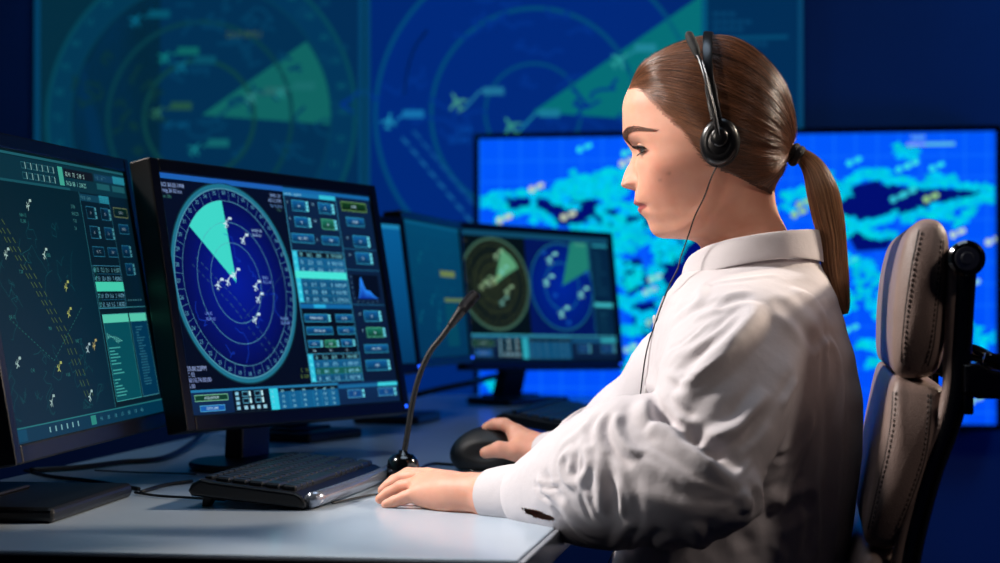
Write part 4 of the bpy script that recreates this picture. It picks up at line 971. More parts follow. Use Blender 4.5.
# ---------------------------------------------------------------- implicit modelling: smooth unions of limbs, then a surface
def smin(a, b, k):
    h = np.clip(0.5 + 0.5 * (b - a) / k, 0, 1)
    return b * (1 - h) + a * h - k * h * (1 - h)
def d_chain(X, pts, rad, k=0.0):
    out = None
    for (a, ra), (b, rb) in zip(zip(pts, rad), zip(pts[1:], rad[1:])):
        a = np.array(a, dtype=np.float32); b = np.array(b, dtype=np.float32); ab = b - a
        t = np.clip(((X - a) @ ab) / max(float(ab @ ab), 1e-12), 0, 1)
        q = X - a - t[..., None] * ab
        d = np.sqrt((q * q).sum(-1)) - (ra + (rb - ra) * t)
        out = d if out is None else (smin(out, d, k) if k else np.minimum(out, d))
    return out
def d_ell(X, c, ax, rad):
    """ellipsoid: ax = 3 unit axes, rad = 3 radii"""
    q = X - np.array(c, dtype=np.float32)
    p = np.stack([(q @ np.array(a, dtype=np.float32)) / r for a, r in zip(ax, rad)], -1)
    n = np.sqrt((p * p).sum(-1))
    return (n - 1) * min(rad)
def surface(fn, lo, hi, h):
    """naive surface nets on a regular grid"""
    lo = np.array(lo, float); hi = np.array(hi, float)
    n = np.ceil((hi - lo) / h).astype(int) + 1
    ax = [(lo[i] + h * np.arange(n[i])).astype(np.float32) for i in range(3)]
    f = np.empty(n, dtype=np.float32)
    st = max(1, int(400000 / (n[1] * n[2])))
    for i in range(0, n[0], st):
        g = np.stack(np.meshgrid(ax[0][i:i + st], ax[1], ax[2], indexing='ij'), -1)
        f[i:i + st] = fn(g)
    s = f < 0
    cs = np.zeros(np.array(n) - 1, dtype=np.int8)
    for dx in (0, 1):
        for dy in (0, 1):
            for dz in (0, 1): cs += s[dx:n[0] - 1 + dx, dy:n[1] - 1 + dy, dz:n[2] - 1 + dz]
    act = (cs > 0) & (cs < 8)
    idx = -np.ones(act.shape, dtype=np.int64); cells = np.argwhere(act); idx[act] = np.arange(len(cells))
    acc = np.zeros((len(cells), 3)); cnt = np.zeros(len(cells))
    cor = [(dx, dy, dz) for dx in (0, 1) for dy in (0, 1) for dz in (0, 1)]
    val = {c: f[cells[:, 0] + c[0], cells[:, 1] + c[1], cells[:, 2] + c[2]] for c in cor}
    for a in cor:
        for d in range(3):
            if a[d]: continue
            b = list(a); b[d] = 1; b = tuple(b)
            m = (val[a] < 0) != (val[b] < 0)
            t = np.where(m, val[a] / np.where(m, val[a] - val[b], 1), 0)
            p = np.array(a, float)[None, :].repeat(len(cells), 0); p[:, d] = t
            acc[m] += p[m]; cnt[m] += 1
    V = lo + (cells + acc / np.maximum(cnt, 1)[:, None]) * h
    F = []
    for d in range(3):
        e = [0, 0, 0]; e[d] = 1
        sl0 = tuple(slice(0, n[k] - e[k]) for k in range(3)); sl1 = tuple(slice(e[k], n[k]) for k in range(3))
        x = s[sl0] != s[sl1]
        u, w = [k for k in range(3) if k != d]
        P_ = np.argwhere(x); P_ = P_[(P_[:, u] > 0) & (P_[:, w] > 0) & (P_[:, u] < n[u] - 1) & (P_[:, w] < n[w] - 1)]
        def at(du, dw):
            q = P_.copy(); q[:, u] += du; q[:, w] += dw; return idx[q[:, 0], q[:, 1], q[:, 2]]
        q4 = np.stack([at(-1, -1), at(0, -1), at(0, 0), at(-1, 0)], 1)
        flip = ~s[P_[:, 0], P_[:, 1], P_[:, 2]]
        if d == 1: flip = ~flip
        q4[flip] = q4[flip][:, ::-1]
        F.append(q4)
    F = np.concatenate(F); F = F[(F >= 0).all(1)]
    return V, F
def relax(V, F, it=2, lam=.5):
    E = np.concatenate([F[:, [0, 1]], F[:, [1, 2]], F[:, [2, 3]], F[:, [3, 0]]]); E = np.concatenate([E, E[:, ::-1]])
    deg = np.bincount(E[:, 0], minlength=len(V)).astype(float)
    for _ in range(it):
        S = np.stack([np.bincount(E[:, 0], V[E[:, 1], k], minlength=len(V)) for k in range(3)], 1)
        V = V + lam * (S / np.maximum(deg, 1)[:, None] - V)
    return V
def vnormals(V, F):
    n = np.cross(V[F[:, 2]] - V[F[:, 0]], V[F[:, 3]] - V[F[:, 1]])
    N = np.stack([np.bincount(F.ravel(), np.repeat(n[:, k], 4), minlength=len(V)) for k in range(3)], 1)
    return N / np.maximum(np.linalg.norm(N, axis=1), 1e-12)[:, None]
def bounds(pts, pad):
    a = np.array([tuple(p) for p in pts]); return a.min(0) - pad, a.max(0) + pad

woman = thing('person', 'woman in a loose white shirt with brown ponytail seated at the desk', 'person', RF(to_rf(Q(800, 500)).x, D0, 0), -TH)

# ---------------------------------------------------------------- head
def cr(arr, t):
    arr = np.asarray(arr, float); n = len(arr); i = np.clip(np.floor(t).astype(int), 0, n - 2); f = (t - i)[:, None]
    a, b, c, d = arr[np.maximum(i - 1, 0)], arr[i], arr[i + 1], arr[np.minimum(i + 2, n - 1)]
    return .5 * (2 * b + (c - a) * f + (2 * a - 5 * b + 4 * c - d) * f * f + (3 * b - a - 3 * c + d) * f ** 3)
ROWS = [  # front x,y  back x,y  half width  widest-at  front power  back power
    (704, 45, 718, 45, 6, .50, 2.0, 2.0), (690, 48, 734, 47, 21, .50, 2.0, 2.0), (669, 56, 752, 58, 37, .52, 2.0, 2.1), (646, 70, 769, 76, 51, .54, 2.05, 2.12), (629, 87, 780, 96, 59, .56, 2.1, 2.15),
    (622.8, 102, 785, 114, 64, .56, 2.12, 2.15), (622.2, 116, 786.5, 129, 66.5, .56, 2.14, 2.15), (622.6, 129, 785, 143, 67.5, .55, 2.14, 2.15), (624.2, 138, 782, 152, 67.5, .54, 2.12, 2.15), (627.6, 145.5, 779, 160, 67, .53, 2.08, 2.15),
    (631.4, 152.5, 776, 166, 66.5, .52, 2.05, 2.1), (633.6, 160, 774.5, 172, 65, .50, 2.03, 2.1), (635, 170, 773.5, 179, 62.5, .48, 2.02, 2.05), (635.4, 180, 773.5, 186, 59.5, .47, 2.02, 2.0), (635.6, 188, 774, 192, 57, .46, 2.02, 2.0),
    (636.8, 196, 774.5, 197, 55, .45, 2.02, 2.0), (638.6, 203, 775, 202, 53, .45, 2.02, 2.0), (641, 210, 776, 207, 51, .45, 2.0, 2.0), (644, 217, 777.5, 212, 49.5, .46, 2.0, 2.0), (649, 224, 779.5, 217, 48, .47, 1.98, 2.0),
    (652.2, 230.5, 782, 222, 46.5, .48, 1.95, 2.0), (655.6, 235, 784.5, 227, 45, .49, 1.9, 2.0), (662, 237.8, 787, 232, 44, .5, 1.85, 2.0), (674, 238.6, 789, 237, 44, .5, 1.8, 2.0), (687, 239.5, 791, 242, 44.5, .5, 1.85, 2.0), (696, 242.5, 793, 247, 45.5, .5, 1.95, 2.0),
    (701, 249, 796, 254, 47, .5, 2.0, 2.0), (703, 259, 800, 262, 50, .5, 2.0, 2.0), (701, 272, 804, 273, 58, .5, 2.0, 2.0), (694, 288, 808, 288, 80, .5, 2.0, 2.0), (690, 305, 810, 305, 100, .5, 2.1, 2.1)]
def head_grid(nr=230, na=160):
    t = np.linspace(0, len(ROWS) - 1, nr); R = cr(ROWS, t)
    th = np.linspace(0, 2 * math.pi, na, endpoint=False); th = th - .22 * np.sin(th) * 1.0     # denser at the front
    c, s = np.cos(th), np.sin(th)
    X = np.zeros((nr, na)); Y = np.zeros((nr, na)); L = np.zeros((nr, na))
    for i in range(nr):
        fx, fy, bx, by, w, a0, nf, nb = R[i]
        cx, cy = fx + (bx - fx) * a0, fy + (by - fy) * a0
        e = np.where(c > 0, 2 / nf, 2 / nb)
        k = np.sign(c) * np.abs(c) ** e; lw = np.sign(s) * np.abs(s) ** e * w
        X[i] = cx + np.where(k > 0, (fx - cx) * k, (cx - bx) * k * 1.0)
        X[i] = np.where(k > 0, cx + (fx - cx) * k, cx + (bx - cx) * -k)
        Y[i] = np.where(k > 0, cy + (fy - cy) * k, cy + (by - cy) * -k)
        L[i] = lw
    return X, Y, L
def itp(x, pts):
    p = np.array(pts); return np.interp(x, p[:, 0], p[:, 1])
def gs(d2, s): return np.exp(-d2 / (2 * s * s))
def sstep(e0, e1, x):
    t = np.clip((x - e0) / (e1 - e0), 0, 1); return t * t * (3 - 2 * t)
JAW = [(652, 240), (668, 238), (688, 232), (703, 221), (713, 206), (718, 190), (722, 172), (726, 150)]
def dist_poly(x, y, P2):
    d = np.full(np.shape(x), 1e9); sd = np.zeros(np.shape(x))
    for (x0, y0), (x1, y1) in zip(P2, P2[1:]):
        dx, dy = x1 - x0, y1 - y0; t = np.clip(((x - x0) * dx + (y - y0) * dy) / (dx * dx + dy * dy), 0, 1)
        q = np.hypot(x - x0 - t * dx, y - y0 - t * dy); m = q < d
        sd = np.where(m, np.sign(dx * (y - y0) - dy * (x - x0)), sd); d = np.minimum(d, q)
    return d * sd
def face_features(X, Y, L):
    x0, y0, l0 = X.copy(), Y.copy(), L.copy(); al = np.abs(L); sg = np.where(L < 0, -1.0, 1.0)
    front = sstep(705, 675, x0)
    # jaw line: the neck sits inside it
    sd = dist_poly(x0, y0, JAW)                     # positive below / behind the jaw line
    neck = sstep(-4, 9, sd) * sstep(150, 180, y0) * sstep(640, 665, x0)
    tuck = neck * (1 - sstep(246, 268, y0)) 
    L = L - sg * 7.0 * tuck * sstep(4, 24, al)
    L = L + sg * 1.8 * gs(sd ** 2, 6) * sstep(655, 690, x0) * sstep(12, 30, al)
    # brow ridge, eye socket, cheekbone, cheek
    X = X - 2.0 * gs((y0 - 137.5) ** 2, 5) * gs((al - 18) ** 2, 15) * front
    ex = gs((y0 - 150) ** 2, 7.0) * gs((al - 27) ** 2, 12) * front
    X = X + 6.6 * ex; L = L - sg * 1.0 * ex
    ex2 = gs((y0 - 150) ** 2, 8) * gs((al - 11) ** 2, 5) * front
    X = X + 2.5 * ex2
    ck = gs((x0 - 660) ** 2 + 1.6 * (y0 - 170) ** 2, 15) * sstep(25, 45, al)
    L = L + sg * 3.0 * ck; X = X - 1.0 * ck
    L = L - sg * 2.4 * gs((x0 - 682) ** 2 + (y0 - 196) ** 2, 16) * sstep(25, 40, al)
    L = L - sg * 2.5 * gs((x0 - 660) ** 2 + (y0 - 118) ** 2, 18) * sstep(25, 45, al)        # temple
    ap = gs((y0 - 196) ** 2, 10) * gs((al - 26) ** 2, 9) * front                             # beside the mouth
    X = X - 2.2 * ap
    # nose
    N = itp(y0, [(147, 0), (152, .2), (156, 1.6), (160, 3.7), (164, 6.4), (168, 9.2), (172, 11.2), (176, 12.7), (180, 14.1), (183, 15.0), (185, 14.7), (186.5, 13.4), (187.6, 11), (188.6, 7.6), (189.5, 4), (190.6, 1.8), (193, .6), (195, 0)])
    wn = itp(y0, [(147, 6), (156, 7), (164, 7.2), (172, 8.4), (178, 9.6), (184, 10.6), (188, 9.5), (195, 7)])
    X = X - N * np.exp(-(al / wn) ** 2.2) * front
    ala = gs((y0 - 183.2) ** 2, 3.4) * gs((al - 12.5) ** 2, 3.6) * front
    X = X - 6.4 * ala; L = L + sg * 3.0 * ala
    X = X + 2.3 * gs((y0 - 182) ** 2, 5.0) * gs((al - 19.5) ** 2, 2.6) * front               # crease behind the nostril wing
    nh = gs((y0 - 188.6) ** 2, 1.5) * gs((al - 6.2) ** 2, 2.6) * front
    Y = Y - 3.6 * nh
    X = X + 1.2 * gs(al ** 2, 2.0) * gs((y0 - 196) ** 2, 3.4) * front                         # philtrum
    # lips
    lb = itp(y0, [(191, 0), (193, 1.0), (196, 2.2), (199, 3.3), (201, 4.2), (202.6, 5.2), (204, 4.7), (205, 3.2), (205.8, 1.0), (206.8, 1.0), (208, 2.4), (209.5, 3.2), (211, 3.2), (213, 2.3), (216, .4), (218.5, -.9), (221, -.6), (224, 0)])
    corner = 206.6
    fall = np.exp(-(al / 21) ** 3.2)
    X = X - lb * fall * front
    X = X + 2.4 * gs((al - 25) ** 2, 3.4) * gs((y0 - 207) ** 2, 3.0) * front
    X = X - 1.6 * gs(al ** 2, 13) * gs((y0 - 230) ** 2, 6) * front
    lipw = itp(y0, [(197, 0), (198.6, 9), (201.5, 17), (204.5, 24), (206.6, 26), (209, 22), (212.5, 14), (215.5, 0)])
    lip = sstep(2.0, -1.5, al - lipw) * (y0 > 197.5) * (y0 < 215.5) * front
    blush = gs((x0 - 668) ** 2 + (y0 - 183) ** 2, 20) * sstep(20, 40, al)
    nost = gs((y0 - 188.4) ** 2, 1.5) * gs((al - 6.4) ** 2, 2.2) * front
    return X, Y, L, lip, blush
HX, HY, HL = head_grid()
NR, NA = HX.shape
FX, FY, FL, LIP, BLUSH = face_features(HX, HY, HL)
def grid_faces(nr, na, off=0):
    F = []
    for i in range(nr - 1):
        for j in range(na): F.append((off + i * na + j, off + i * na + (j + 1) % na, off + (i + 1) * na + (j + 1) % na, off + (i + 1) * na + j))
    return F
HV = [HW(FX[i, j], FY[i, j], FL[i, j]) for i in range(NR) for j in range(NA)]
HF = grid_faces(NR, NA) + [tuple(range(NA))[::-1], tuple(range((NR - 1) * NA, NR * NA))]

# ---------------------------------------------------------------- torso, arms and hands under and out of the shirt
def stack(X, rows, kx=2.0):
    """elliptic column: rows of (world z, centre r, half depth along r, centre d, half width along d), top first"""
    r = X[..., 0] * CT - X[..., 1] * ST; d = X[..., 0] * ST + X[..., 1] * CT; z = X[..., 2]
    A = np.array(rows)[::-1]
    zz = A[:, 0]
    # smooth interpolation through the rows
    t = np.interp(z, zz, np.arange(len(zz))); i = np.clip(np.floor(t).astype(int), 0, len(zz) - 2); f = t - i; f = f * f * (3 - 2 * f) * .5 + f * .5
    g = lambda k: A[i, k] * (1 - f) + A[i + 1, k] * f
    cr_, a, cd_, b = g(1), g(2), g(3), g(4)
    n = (np.abs((r - cr_) / a) ** 2.2 + np.abs((d - cd_) / b) ** 2.2) ** (1 / 2.2)
    side = (n - 1) * np.minimum(a, b)
    cap = np.maximum(z - zz[-1], zz[0] - z)
    return np.maximum(side, cap)
def trow(px_c, py, half, wid, dd=0.0):
    q = to_rf(Q(px_c, py)); return (q.z, q.x, half * UR, D0 + dd, wid * UR)
def J(*a): return tuple(Q(*a))
TORSO_SKIN = [trow(748, 262, 42, 58), trow(750, 288, 60, 84), trow(750, 320, 76, 112), trow(754, 350, 84, 112), trow(754, 400, 90, 110), trow(752, 450, 90, 108), trow(746, 500, 88, 106), trow(740, 563, 86, 118), trow(742, 640, 92, 140), trow(746, 700, 90, 146)]
ARM_L = [(744, 342, -.105), (716, 480, -.212), (640, 490, -.165), (540, 496, -.085), (490, 496, -.045), (462, 492, -.028)]
hipz = .53
def legs(X, grow=0.0):
    out = None
    for s in (-1, 1):
        hip = to_rf(Q(748, 640)); r0 = hip.x
        pts = [tuple(RF(r0, D0 + s * .09, .56)), tuple(RF(r0 - .40, D0 + s * .11, .555)), tuple(RF(r0 - .46, D0 + s * .11, .30)), tuple(RF(r0 - .44, D0 + s * .11, .07))]
        d = d_chain(X, pts, [.088 + grow, .062 + grow, .052 + grow, .04 + grow], .03)
        f = d_chain(X, [tuple(RF(r0 - .42, D0 + s * .11, .04)), tuple(RF(r0 - .58, D0 + s * .115, .032))], [.04 + grow * .3, .028])
        d = smin(d, f, .03)
        out = d if out is None else np.minimum(out, d)
    return out
def hand_fn(X, palm, fingers, thumb, arm, kk=.010):
    d = d_chain(X, arm[0], arm[1], .01)
    for pts, rad in palm: d = smin(d, d_chain(X, pts, rad, .008), .014)
    t = d_chain(X, thumb[0], thumb[1], .004); d = smin(d, t, .009)
    fs = None
    for pts, rad in fingers:
        q = d_chain(X, pts, rad, .0025); d = smin(d, q, .0042)
    return d
def fr_(base, mid, dip, tip, r0=.0092): return ([J(*base), J(*mid), J(*dip), J(*tip)], [r0, r0 * .92, r0 * .82, r0 * .70])
# left hand: resting on the desk, knuckles arched, little finger toward the lens
LW = (452, 492, -.026)
LF = [fr_((429, 475.5, .040), (408, 474.5, .055), (394, 481, .058), (385, 487.5, .056)),
      fr_((425, 476.5, .019), (403, 478.5, .032), (391, 485, .035), (383, 490.5, .034), .0096),
      fr_((421, 483, -.002), (401, 487.5, .006), (389, 493.5, .008), (380.5, 499, .007), .0092),
      fr_((421, 492, -.020), (405, 497.5, -.018), (394.5, 501.5, -.017), (386, 504.5, -.016), .0082)]
LPALM = [([J(450, 489, .000), J(429, 478.5, .036)], [.0185, .0115]), ([J(452, 491, -.012), J(425, 480, .017)], [.019, .0125]), ([J(452, 493, -.024), J(421, 486, -.003)], [.019, .0125]), ([J(453, 496, -.030), J(421, 495.5, -.018)], [.0175, .0125]), ([J(444, 499, -.012), J(424, 498, .012)], [.013, .012])]
LTH = ([J(446, 495, .012), J(428, 496, .044), J(412, 499, .062), J(400, 503, .066)], [.015, .0115, .0098, .0075])
LARM = ([J(660, 490, -.18), J(600, 493, -.13), J(540, 498.0, -.090), J(516, 496, -.063), J(495, 495.5, -.049), J(470, 494, -.034), J(452, 492.5, -.024)], [.034, .034, .0315, .0275, .0262, .0225, .0205])
# right hand: thumb and index round the big mouse
RF_ = [fr_((517, 432, .412), (504.5, 424.5, .418), (495, 424.0, .424), (486.5, 427.2, .428), .0100),
       fr_((515, 431, .436), (501, 424.5, .446), (491, 426, .452), (484, 430.5, .456), .0102),
       fr_((514, 433.5, .458), (501, 428, .470), (492, 431, .478), (486, 436, .482), .0098),
       fr_((515, 438, .477), (504, 435, .490), (497, 438.5, .497), (492, 443, .500), .0088)]
RPALM = [([J(540, 452, .402), J(517, 435, .412)], [.019, .0135]), ([J(540, 451, .414), J(515, 434, .436)], [.020, .0138]), ([J(541, 452, .426), J(514, 437, .458)], [.019, .0132]), ([J(541, 454, .434), J(515, 441.5, .476)], [.017, .0122]), ([J(538, 456, .396), J(521, 448, .398)], [.0185, .0155])]
RTH = ([J(533, 455, .392), J(515, 451.5, .384), J(499, 449.3, .380), J(485.5, 452.6, .384)], [.0165, .0128, .0108, .0082])
RARM = ([J(640, 446, .29), J(590, 455, .345), J(560, 455, .382), J(541, 453.5, .405)], [.040, .034, .027, .0225])
RARM_UP = [(740, 340, .12), (640, 446, .29)]
def body_fn(X):
    d = stack(X, TORSO_SKIN)
    d = smin(d, legs(X), .05)
    d = smin(d, d_chain(X, [J(*p) for p in ARM_L[:3]], [.044, .030, .032], .02), .03)
    d = smin(d, d_chain(X, [J(*p) for p in RARM_UP], [.052, .038], .02), .05)
    return d
def shell_mesh(fn, pts, pad, h, it=2):
    lo, hi = bounds(pts, pad); V, F = surface(fn, lo, hi, h); return relax(V, F, it, .5), F
feet = [tuple(RF(to_rf(Q(748, 640)).x - .62, D0 - .2, 0)), tuple(RF(to_rf(Q(748, 640)).x + .12, D0 + .2, .3))]
BV, BF = shell_mesh(body_fn, [J(*p) for p in ARM_L[:3]] + [J(*p) for p in RARM_UP] + [J(850, 262), J(640, 700)] + feet, .10, .011)
lhand = lambda X: hand_fn(X, LPALM, LF, LTH, LARM)
rhand = lambda X: hand_fn(X, RPALM, RF_, RTH, RARM)
lpts = LARM[0] + [p for f in LF for p in f[0]] + LTH[0]; rpts = RARM[0] + [p for f in RF_ for p in f[0]] + RTH[0]
LV, LFc = shell_mesh(lhand, lpts, .05, .0021, 1)
RV, RFc = shell_mesh(rhand, rpts, .05, .0024, 1)
def plain(name, V, F):
    me = bpy.data.meshes.new(name); me.from_pydata([tuple(v) for v in V], [], [tuple(int(i) for i in f) for f in F]); me.update()
    bm = bmesh.new(); bm.from_mesh(me); bmesh.ops.recalc_face_normals(bm, faces=bm.faces); bm.to_mesh(me); bm.free()
    return me
def union(meshes):
    """one continuous skin out of overlapping closed meshes"""
    base = bpy.data.objects.new('u0', meshes[0]); COL.objects.link(base); rest = []
    for i, m in enumerate(meshes[1:]):
        o = bpy.data.objects.new('u%d' % (i + 1), m); COL.objects.link(o); rest.append(o)
        md = base.modifiers.new('b%d' % i, 'BOOLEAN'); md.operation = 'UNION'; md.object = o; md.solver = 'EXACT'
    dg = bpy.context.evaluated_depsgraph_get(); out = bpy.data.meshes.new_from_object(base.evaluated_get(dg))
    for o in [base] + rest: bpy.data.objects.remove(o)
    return out
skin_me = union([plain('h', HV, HF), plain('b', BV, BF), plain('l', LV, LFc), plain('r', RV, RFc)])

# skin: colour attribute for lips and blush
M_skin = bpy.data.materials.new('skin'); M_skin.use_nodes = True
def skin_nodes(m):
    nt = m.node_tree; b = nt.nodes['Principled BSDF']; L = nt.links
    a = nt.nodes.new('ShaderNodeAttribute'); a.attribute_name = 'tone'
    n = nt.nodes.new('ShaderNodeTexNoise'); n.inputs['Scale'].default_value = 38; n.inputs['Detail'].default_value = 5
    tc = nt.nodes.new('ShaderNodeTexCoord'); L.new(tc.outputs['Object'], n.inputs['Vector'])
    mx = nt.nodes.new('ShaderNodeMix'); mx.data_type = 'RGBA'; mx.blend_type = 'MULTIPLY'; mx.inputs[0].default_value = 1
    rp = nt.nodes.new('ShaderNodeValToRGB'); rp.color_ramp.elements[0].color = (.93, .87, .85, 1); rp.color_ramp.elements[1].color = (1, 1, 1, 1); rp.color_ramp.elements[0].position = .35; rp.color_ramp.elements[1].position = .65
    L.new(n.outputs['Fac'], rp.inputs['Fac']); L.new(a.outputs['Color'], mx.inputs[6]); L.new(rp.outputs['Color'], mx.inputs[7]); L.new(mx.outputs[2], b.inputs['Base Color'])
    b.inputs['Roughness'].default_value = .5; b.inputs['Specular IOR Level'].default_value = .3
    b.inputs['Subsurface Weight'].default_value = .35; b.inputs['Subsurface Radius'].default_value = (1, .32, .18); b.inputs['Subsurface Scale'].default_value = .006
    n2 = nt.nodes.new('ShaderNodeTexNoise'); n2.inputs['Scale'].default_value = 900; n2.inputs['Detail'].default_value = 2; L.new(tc.outputs['Object'], n2.inputs['Vector'])
    bp = nt.nodes.new('ShaderNodeBump'); bp.inputs['Strength'].default_value = .12; bp.inputs['Distance'].default_value = .0008; L.new(n2.outputs['Fac'], bp.inputs['Height']); L.new(bp.outputs['Normal'], b.inputs['Normal'])
skin_nodes(M_skin)
SKIN, LIPC, BLC = np.array(lin((224, 166, 142))[:3]), np.array(lin((172, 96, 94))[:3]), np.array(lin((220, 150, 130))[:3])
from mathutils.kdtree import KDTree
kd = KDTree(len(HV))
for i, v in enumerate(HV): kd.insert(v, i)
kd.balance()
lipf, blf = LIP.ravel(), BLUSH.ravel()
cols = np.ones((len(skin_me.vertices), 4), dtype=np.float32)
for i, v in enumerate(skin_me.vertices):
    c = SKIN
    co, j, dist = kd.find(v.co)
    if dist < .004:
        c = c * (1 - .35 * blf[j]) + BLC * .35 * blf[j]; c = c * (1 - lipf[j]) + LIPC * lipf[j]
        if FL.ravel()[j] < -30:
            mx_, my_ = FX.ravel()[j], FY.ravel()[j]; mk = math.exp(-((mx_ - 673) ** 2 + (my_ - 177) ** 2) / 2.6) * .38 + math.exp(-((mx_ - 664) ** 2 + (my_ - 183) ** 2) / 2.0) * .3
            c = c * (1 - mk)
    cols[i, :3] = c
at = skin_me.color_attributes.new('tone', 'FLOAT_COLOR', 'POINT'); at.data.foreach_set('color', cols.ravel())
skin_me.materials.clear(); skin_me.materials.append(M_skin)
for p in skin_me.polygons: p.use_smooth = True; p.material_index = 0
inv = wmat(woman).inverted(); skin_me.transform(inv)
body = bpy.data.objects.new('body', skin_me); COL.objects.link(body); body.parent = woman

# ---------------------------------------------------------------- eyes, lids, lashes, brows, ears
M_eye = mat('eye_white', (225, 222, 218), .15, spec=.6); M_iris = mat('iris', (66, 72, 70), .12, spec=.7, var=.3, vscale=300); M_pupil = mat('pupil', (4, 4, 5), .1)
M_lash = mat('dark_lashes', (16, 11, 10), .6); M_brow = mat('brow_hair', (104, 72, 58), .75, var=.2)
HEAD_BVH = BVHTree.FromPolygons(HV, [f for f in HF if len(f) == 4])
def ball_pt(c, r, az, el, side):                  # az: 0 = straight ahead (-x), + = outward; el: up
    a, e = math.radians(az), math.radians(el)
    return HW(c[0] - r * math.cos(e) * math.cos(a), c[1] - r * math.sin(e), c[2] + side * r * math.cos(e) * math.sin(a))
def patch(c, r, side, azs, els_of, n=10):
    V, F = [], []
    for i, az in enumerate(azs):
        e0, e1 = els_of(az)
        for k in range(n + 1): V.append(ball_pt(c, r(az, k / n) if callable(r) else r, az, e0 + (e1 - e0) * k / n, side))
    m = n + 1
    for i in range(len(azs) - 1):
        for k in range(n): F.append((i * m + k, (i + 1) * m + k, (i + 1) * m + k + 1, i * m + k + 1))
    return V, F
for side in (-1, 1):
    ec = (652.8, 149.8, side * 28.0); er = 10.4
    nm = 'eyeball'
    bm = bmesh.new(); bmesh.ops.create_uvsphere(bm, u_segments=32, v_segments=20, radius=er * UR)
    for v in bm.verts: v.co = HW(*ec) + v.co
    eo = from_bm('eyeball', bm, M_eye, woman, world=True)
    gaz, gel = 4, -16
    V, F = [], []
    ctr = ball_pt(ec, er + .1, gaz, gel, side)
    def cap_(name, ang, rr, m):
        f = (ctr - HW(*ec)).normalized(); u = f.cross(Vector((0, 0, 1))).normalized(); w_ = u.cross(f); V = [HW(*ec) + f * (rr * UR)]; Fc = []
        for k in range(24):
            a = 2 * math.pi * k / 24; V.append(HW(*ec) + (f * math.cos(ang) + (u * math.cos(a) + w_ * math.sin(a)) * math.sin(ang)) * (rr * UR)); Fc.append((0, 1 + k, 1 + (k + 1) % 24))
        mesh_obj(name, V, Fc, m, eo, True)
    cap_('iris', .54, er + .25, M_iris); cap_('pupil', .24, er + .35, M_pupil)
    azs = np.linspace(-62, 84, 26)
    top = lambda az: 3 + 5 * math.cos(math.radians((az - 8) * 1.2)) - .06 * max(0, az - 45)
    bot = lambda az: -8 - 17 * max(0, math.cos(math.radians((az - 14) * 1.15)))
    V, F = patch(ec, lambda az, k: 12.0 + .35 * k - 2.2 * (1 - k) ** 2 * 0, side, azs, lambda az: (72, top(az)), 12)
    lid_u = mesh_obj('upper_eyelid', V, F, M_skin, woman, True)
    V2, F2 = patch(ec, lambda az, k: 11.6 + .2 * k, side, azs, lambda az: (-70, bot(az)), 10)
    lid_l = mesh_obj('lower_eyelid', V2, F2, M_skin, woman, True)
    for o in (lid_u, lid_l):
        a_ = o.data.color_attributes.new('tone', 'FLOAT_COLOR', 'POINT'); cc = np.ones((len(o.data.vertices), 4), dtype=np.float32); cc[:, :3] = SKIN * .93; a_.data.foreach_set('color', cc.ravel())
        sd_ = o.modifiers.new('thick', 'SOLIDIFY'); sd_.thickness = .0012; sd_.offset = -1
    bm = bmesh.new()
    bm_tube(bm, [ball_pt(ec, 12.5, az, top(az) - .5, side) for az in np.linspace(-55, 82, 24)], [.3 * UR, 1.2 * UR, 1.5 * UR, 1.3 * UR, .4 * UR], 8)
    for az in np.linspace(-48, 82, 40):
        jit = random.uniform(-3, 3); p0 = ball_pt(ec, 12.4, az, top(az), side); Lh = (6.2 + 2.2 * max(0, az) / 80)
        f = math.radians(az * .85 + jit); dv = lambda l, up: HW(*(0, 0, 0)) * 0 + RF(-math.cos(f) * l * UR, side * math.sin(f) * l * UR, up * UR)
        bm_tube(bm, spline([p0, p0 + dv(Lh * .4, -1.6), p0 + dv(Lh * .8, -1.3), p0 + dv(Lh, .1)], 3), [.5 * UR, .42 * UR, .12 * UR], 5)
    for az in np.linspace(-30, 80, 26):
        p0 = ball_pt(ec, 11.9, az, bot(az), side); f = math.radians(az * .9 + random.uniform(-4, 4)); Lh = 3.4
        bm_tube(bm, [p0, p0 + RF(-math.cos(f) * Lh * .6 * UR, side * math.sin(f) * Lh * .6 * UR, -1.2 * UR), p0 + RF(-math.cos(f) * Lh * UR, side * math.sin(f) * Lh * UR, -3.0 * UR)], [.25 * UR, .2 * UR, .06 * UR], 5)
    from_bm('eyelashes', bm, M_lash, woman, world=True)
    # brow: rows of short hairs lying on the skin
    bm = bmesh.new(); rb = random.Random(5)
    def on_face(x, y, guess_l):
        o_ = HW(700, y, guess_l * 2.6 if abs(guess_l) > 30 else guess_l * 1.0) if False else None
        a = HW(x - 60, y, guess_l); hit = HEAD_BVH.ray_cast(a, RF(1, 0, 0)); return hit
    def brow_pt(t, s):                            # t along the brow 0 (nose) .. 1 (temple), s across
        l = side * (10 + 43 * t); y = 143.0 - 12.5 * math.sin(min(1, t * 1.3) * 1.5) + 3.5 * max(0, t - .66) / .34 + s
        h_ = HEAD_BVH.ray_cast(HW(560, y, l), RF(1, 0, 0))
        return (h_[0] + h_[1] * .0004, h_[1]) if h_[0] is not None else (None, None)
    for k in range(430):
        t = rb.random() ** 1.25; wd = 4.6 * (1 - .72 * max(0, t - .3) / .7) * (1 if t > .03 else .8)
        s_ = rb.uniform(-wd, wd); a, n_ = brow_pt(t, s_); b, n2 = brow_pt(t + rb.uniform(.07, .15), s_ * .75 - 1.0 * (1 - t) * (1 if t < .5 else -.3))
        if a is None or b is None: continue
        if (b - a).length > .012: continue
        bm_tube(bm, [a, a.lerp(b, .5) + n_ * .0006, b], [.00022, .0002, .00006], 4)
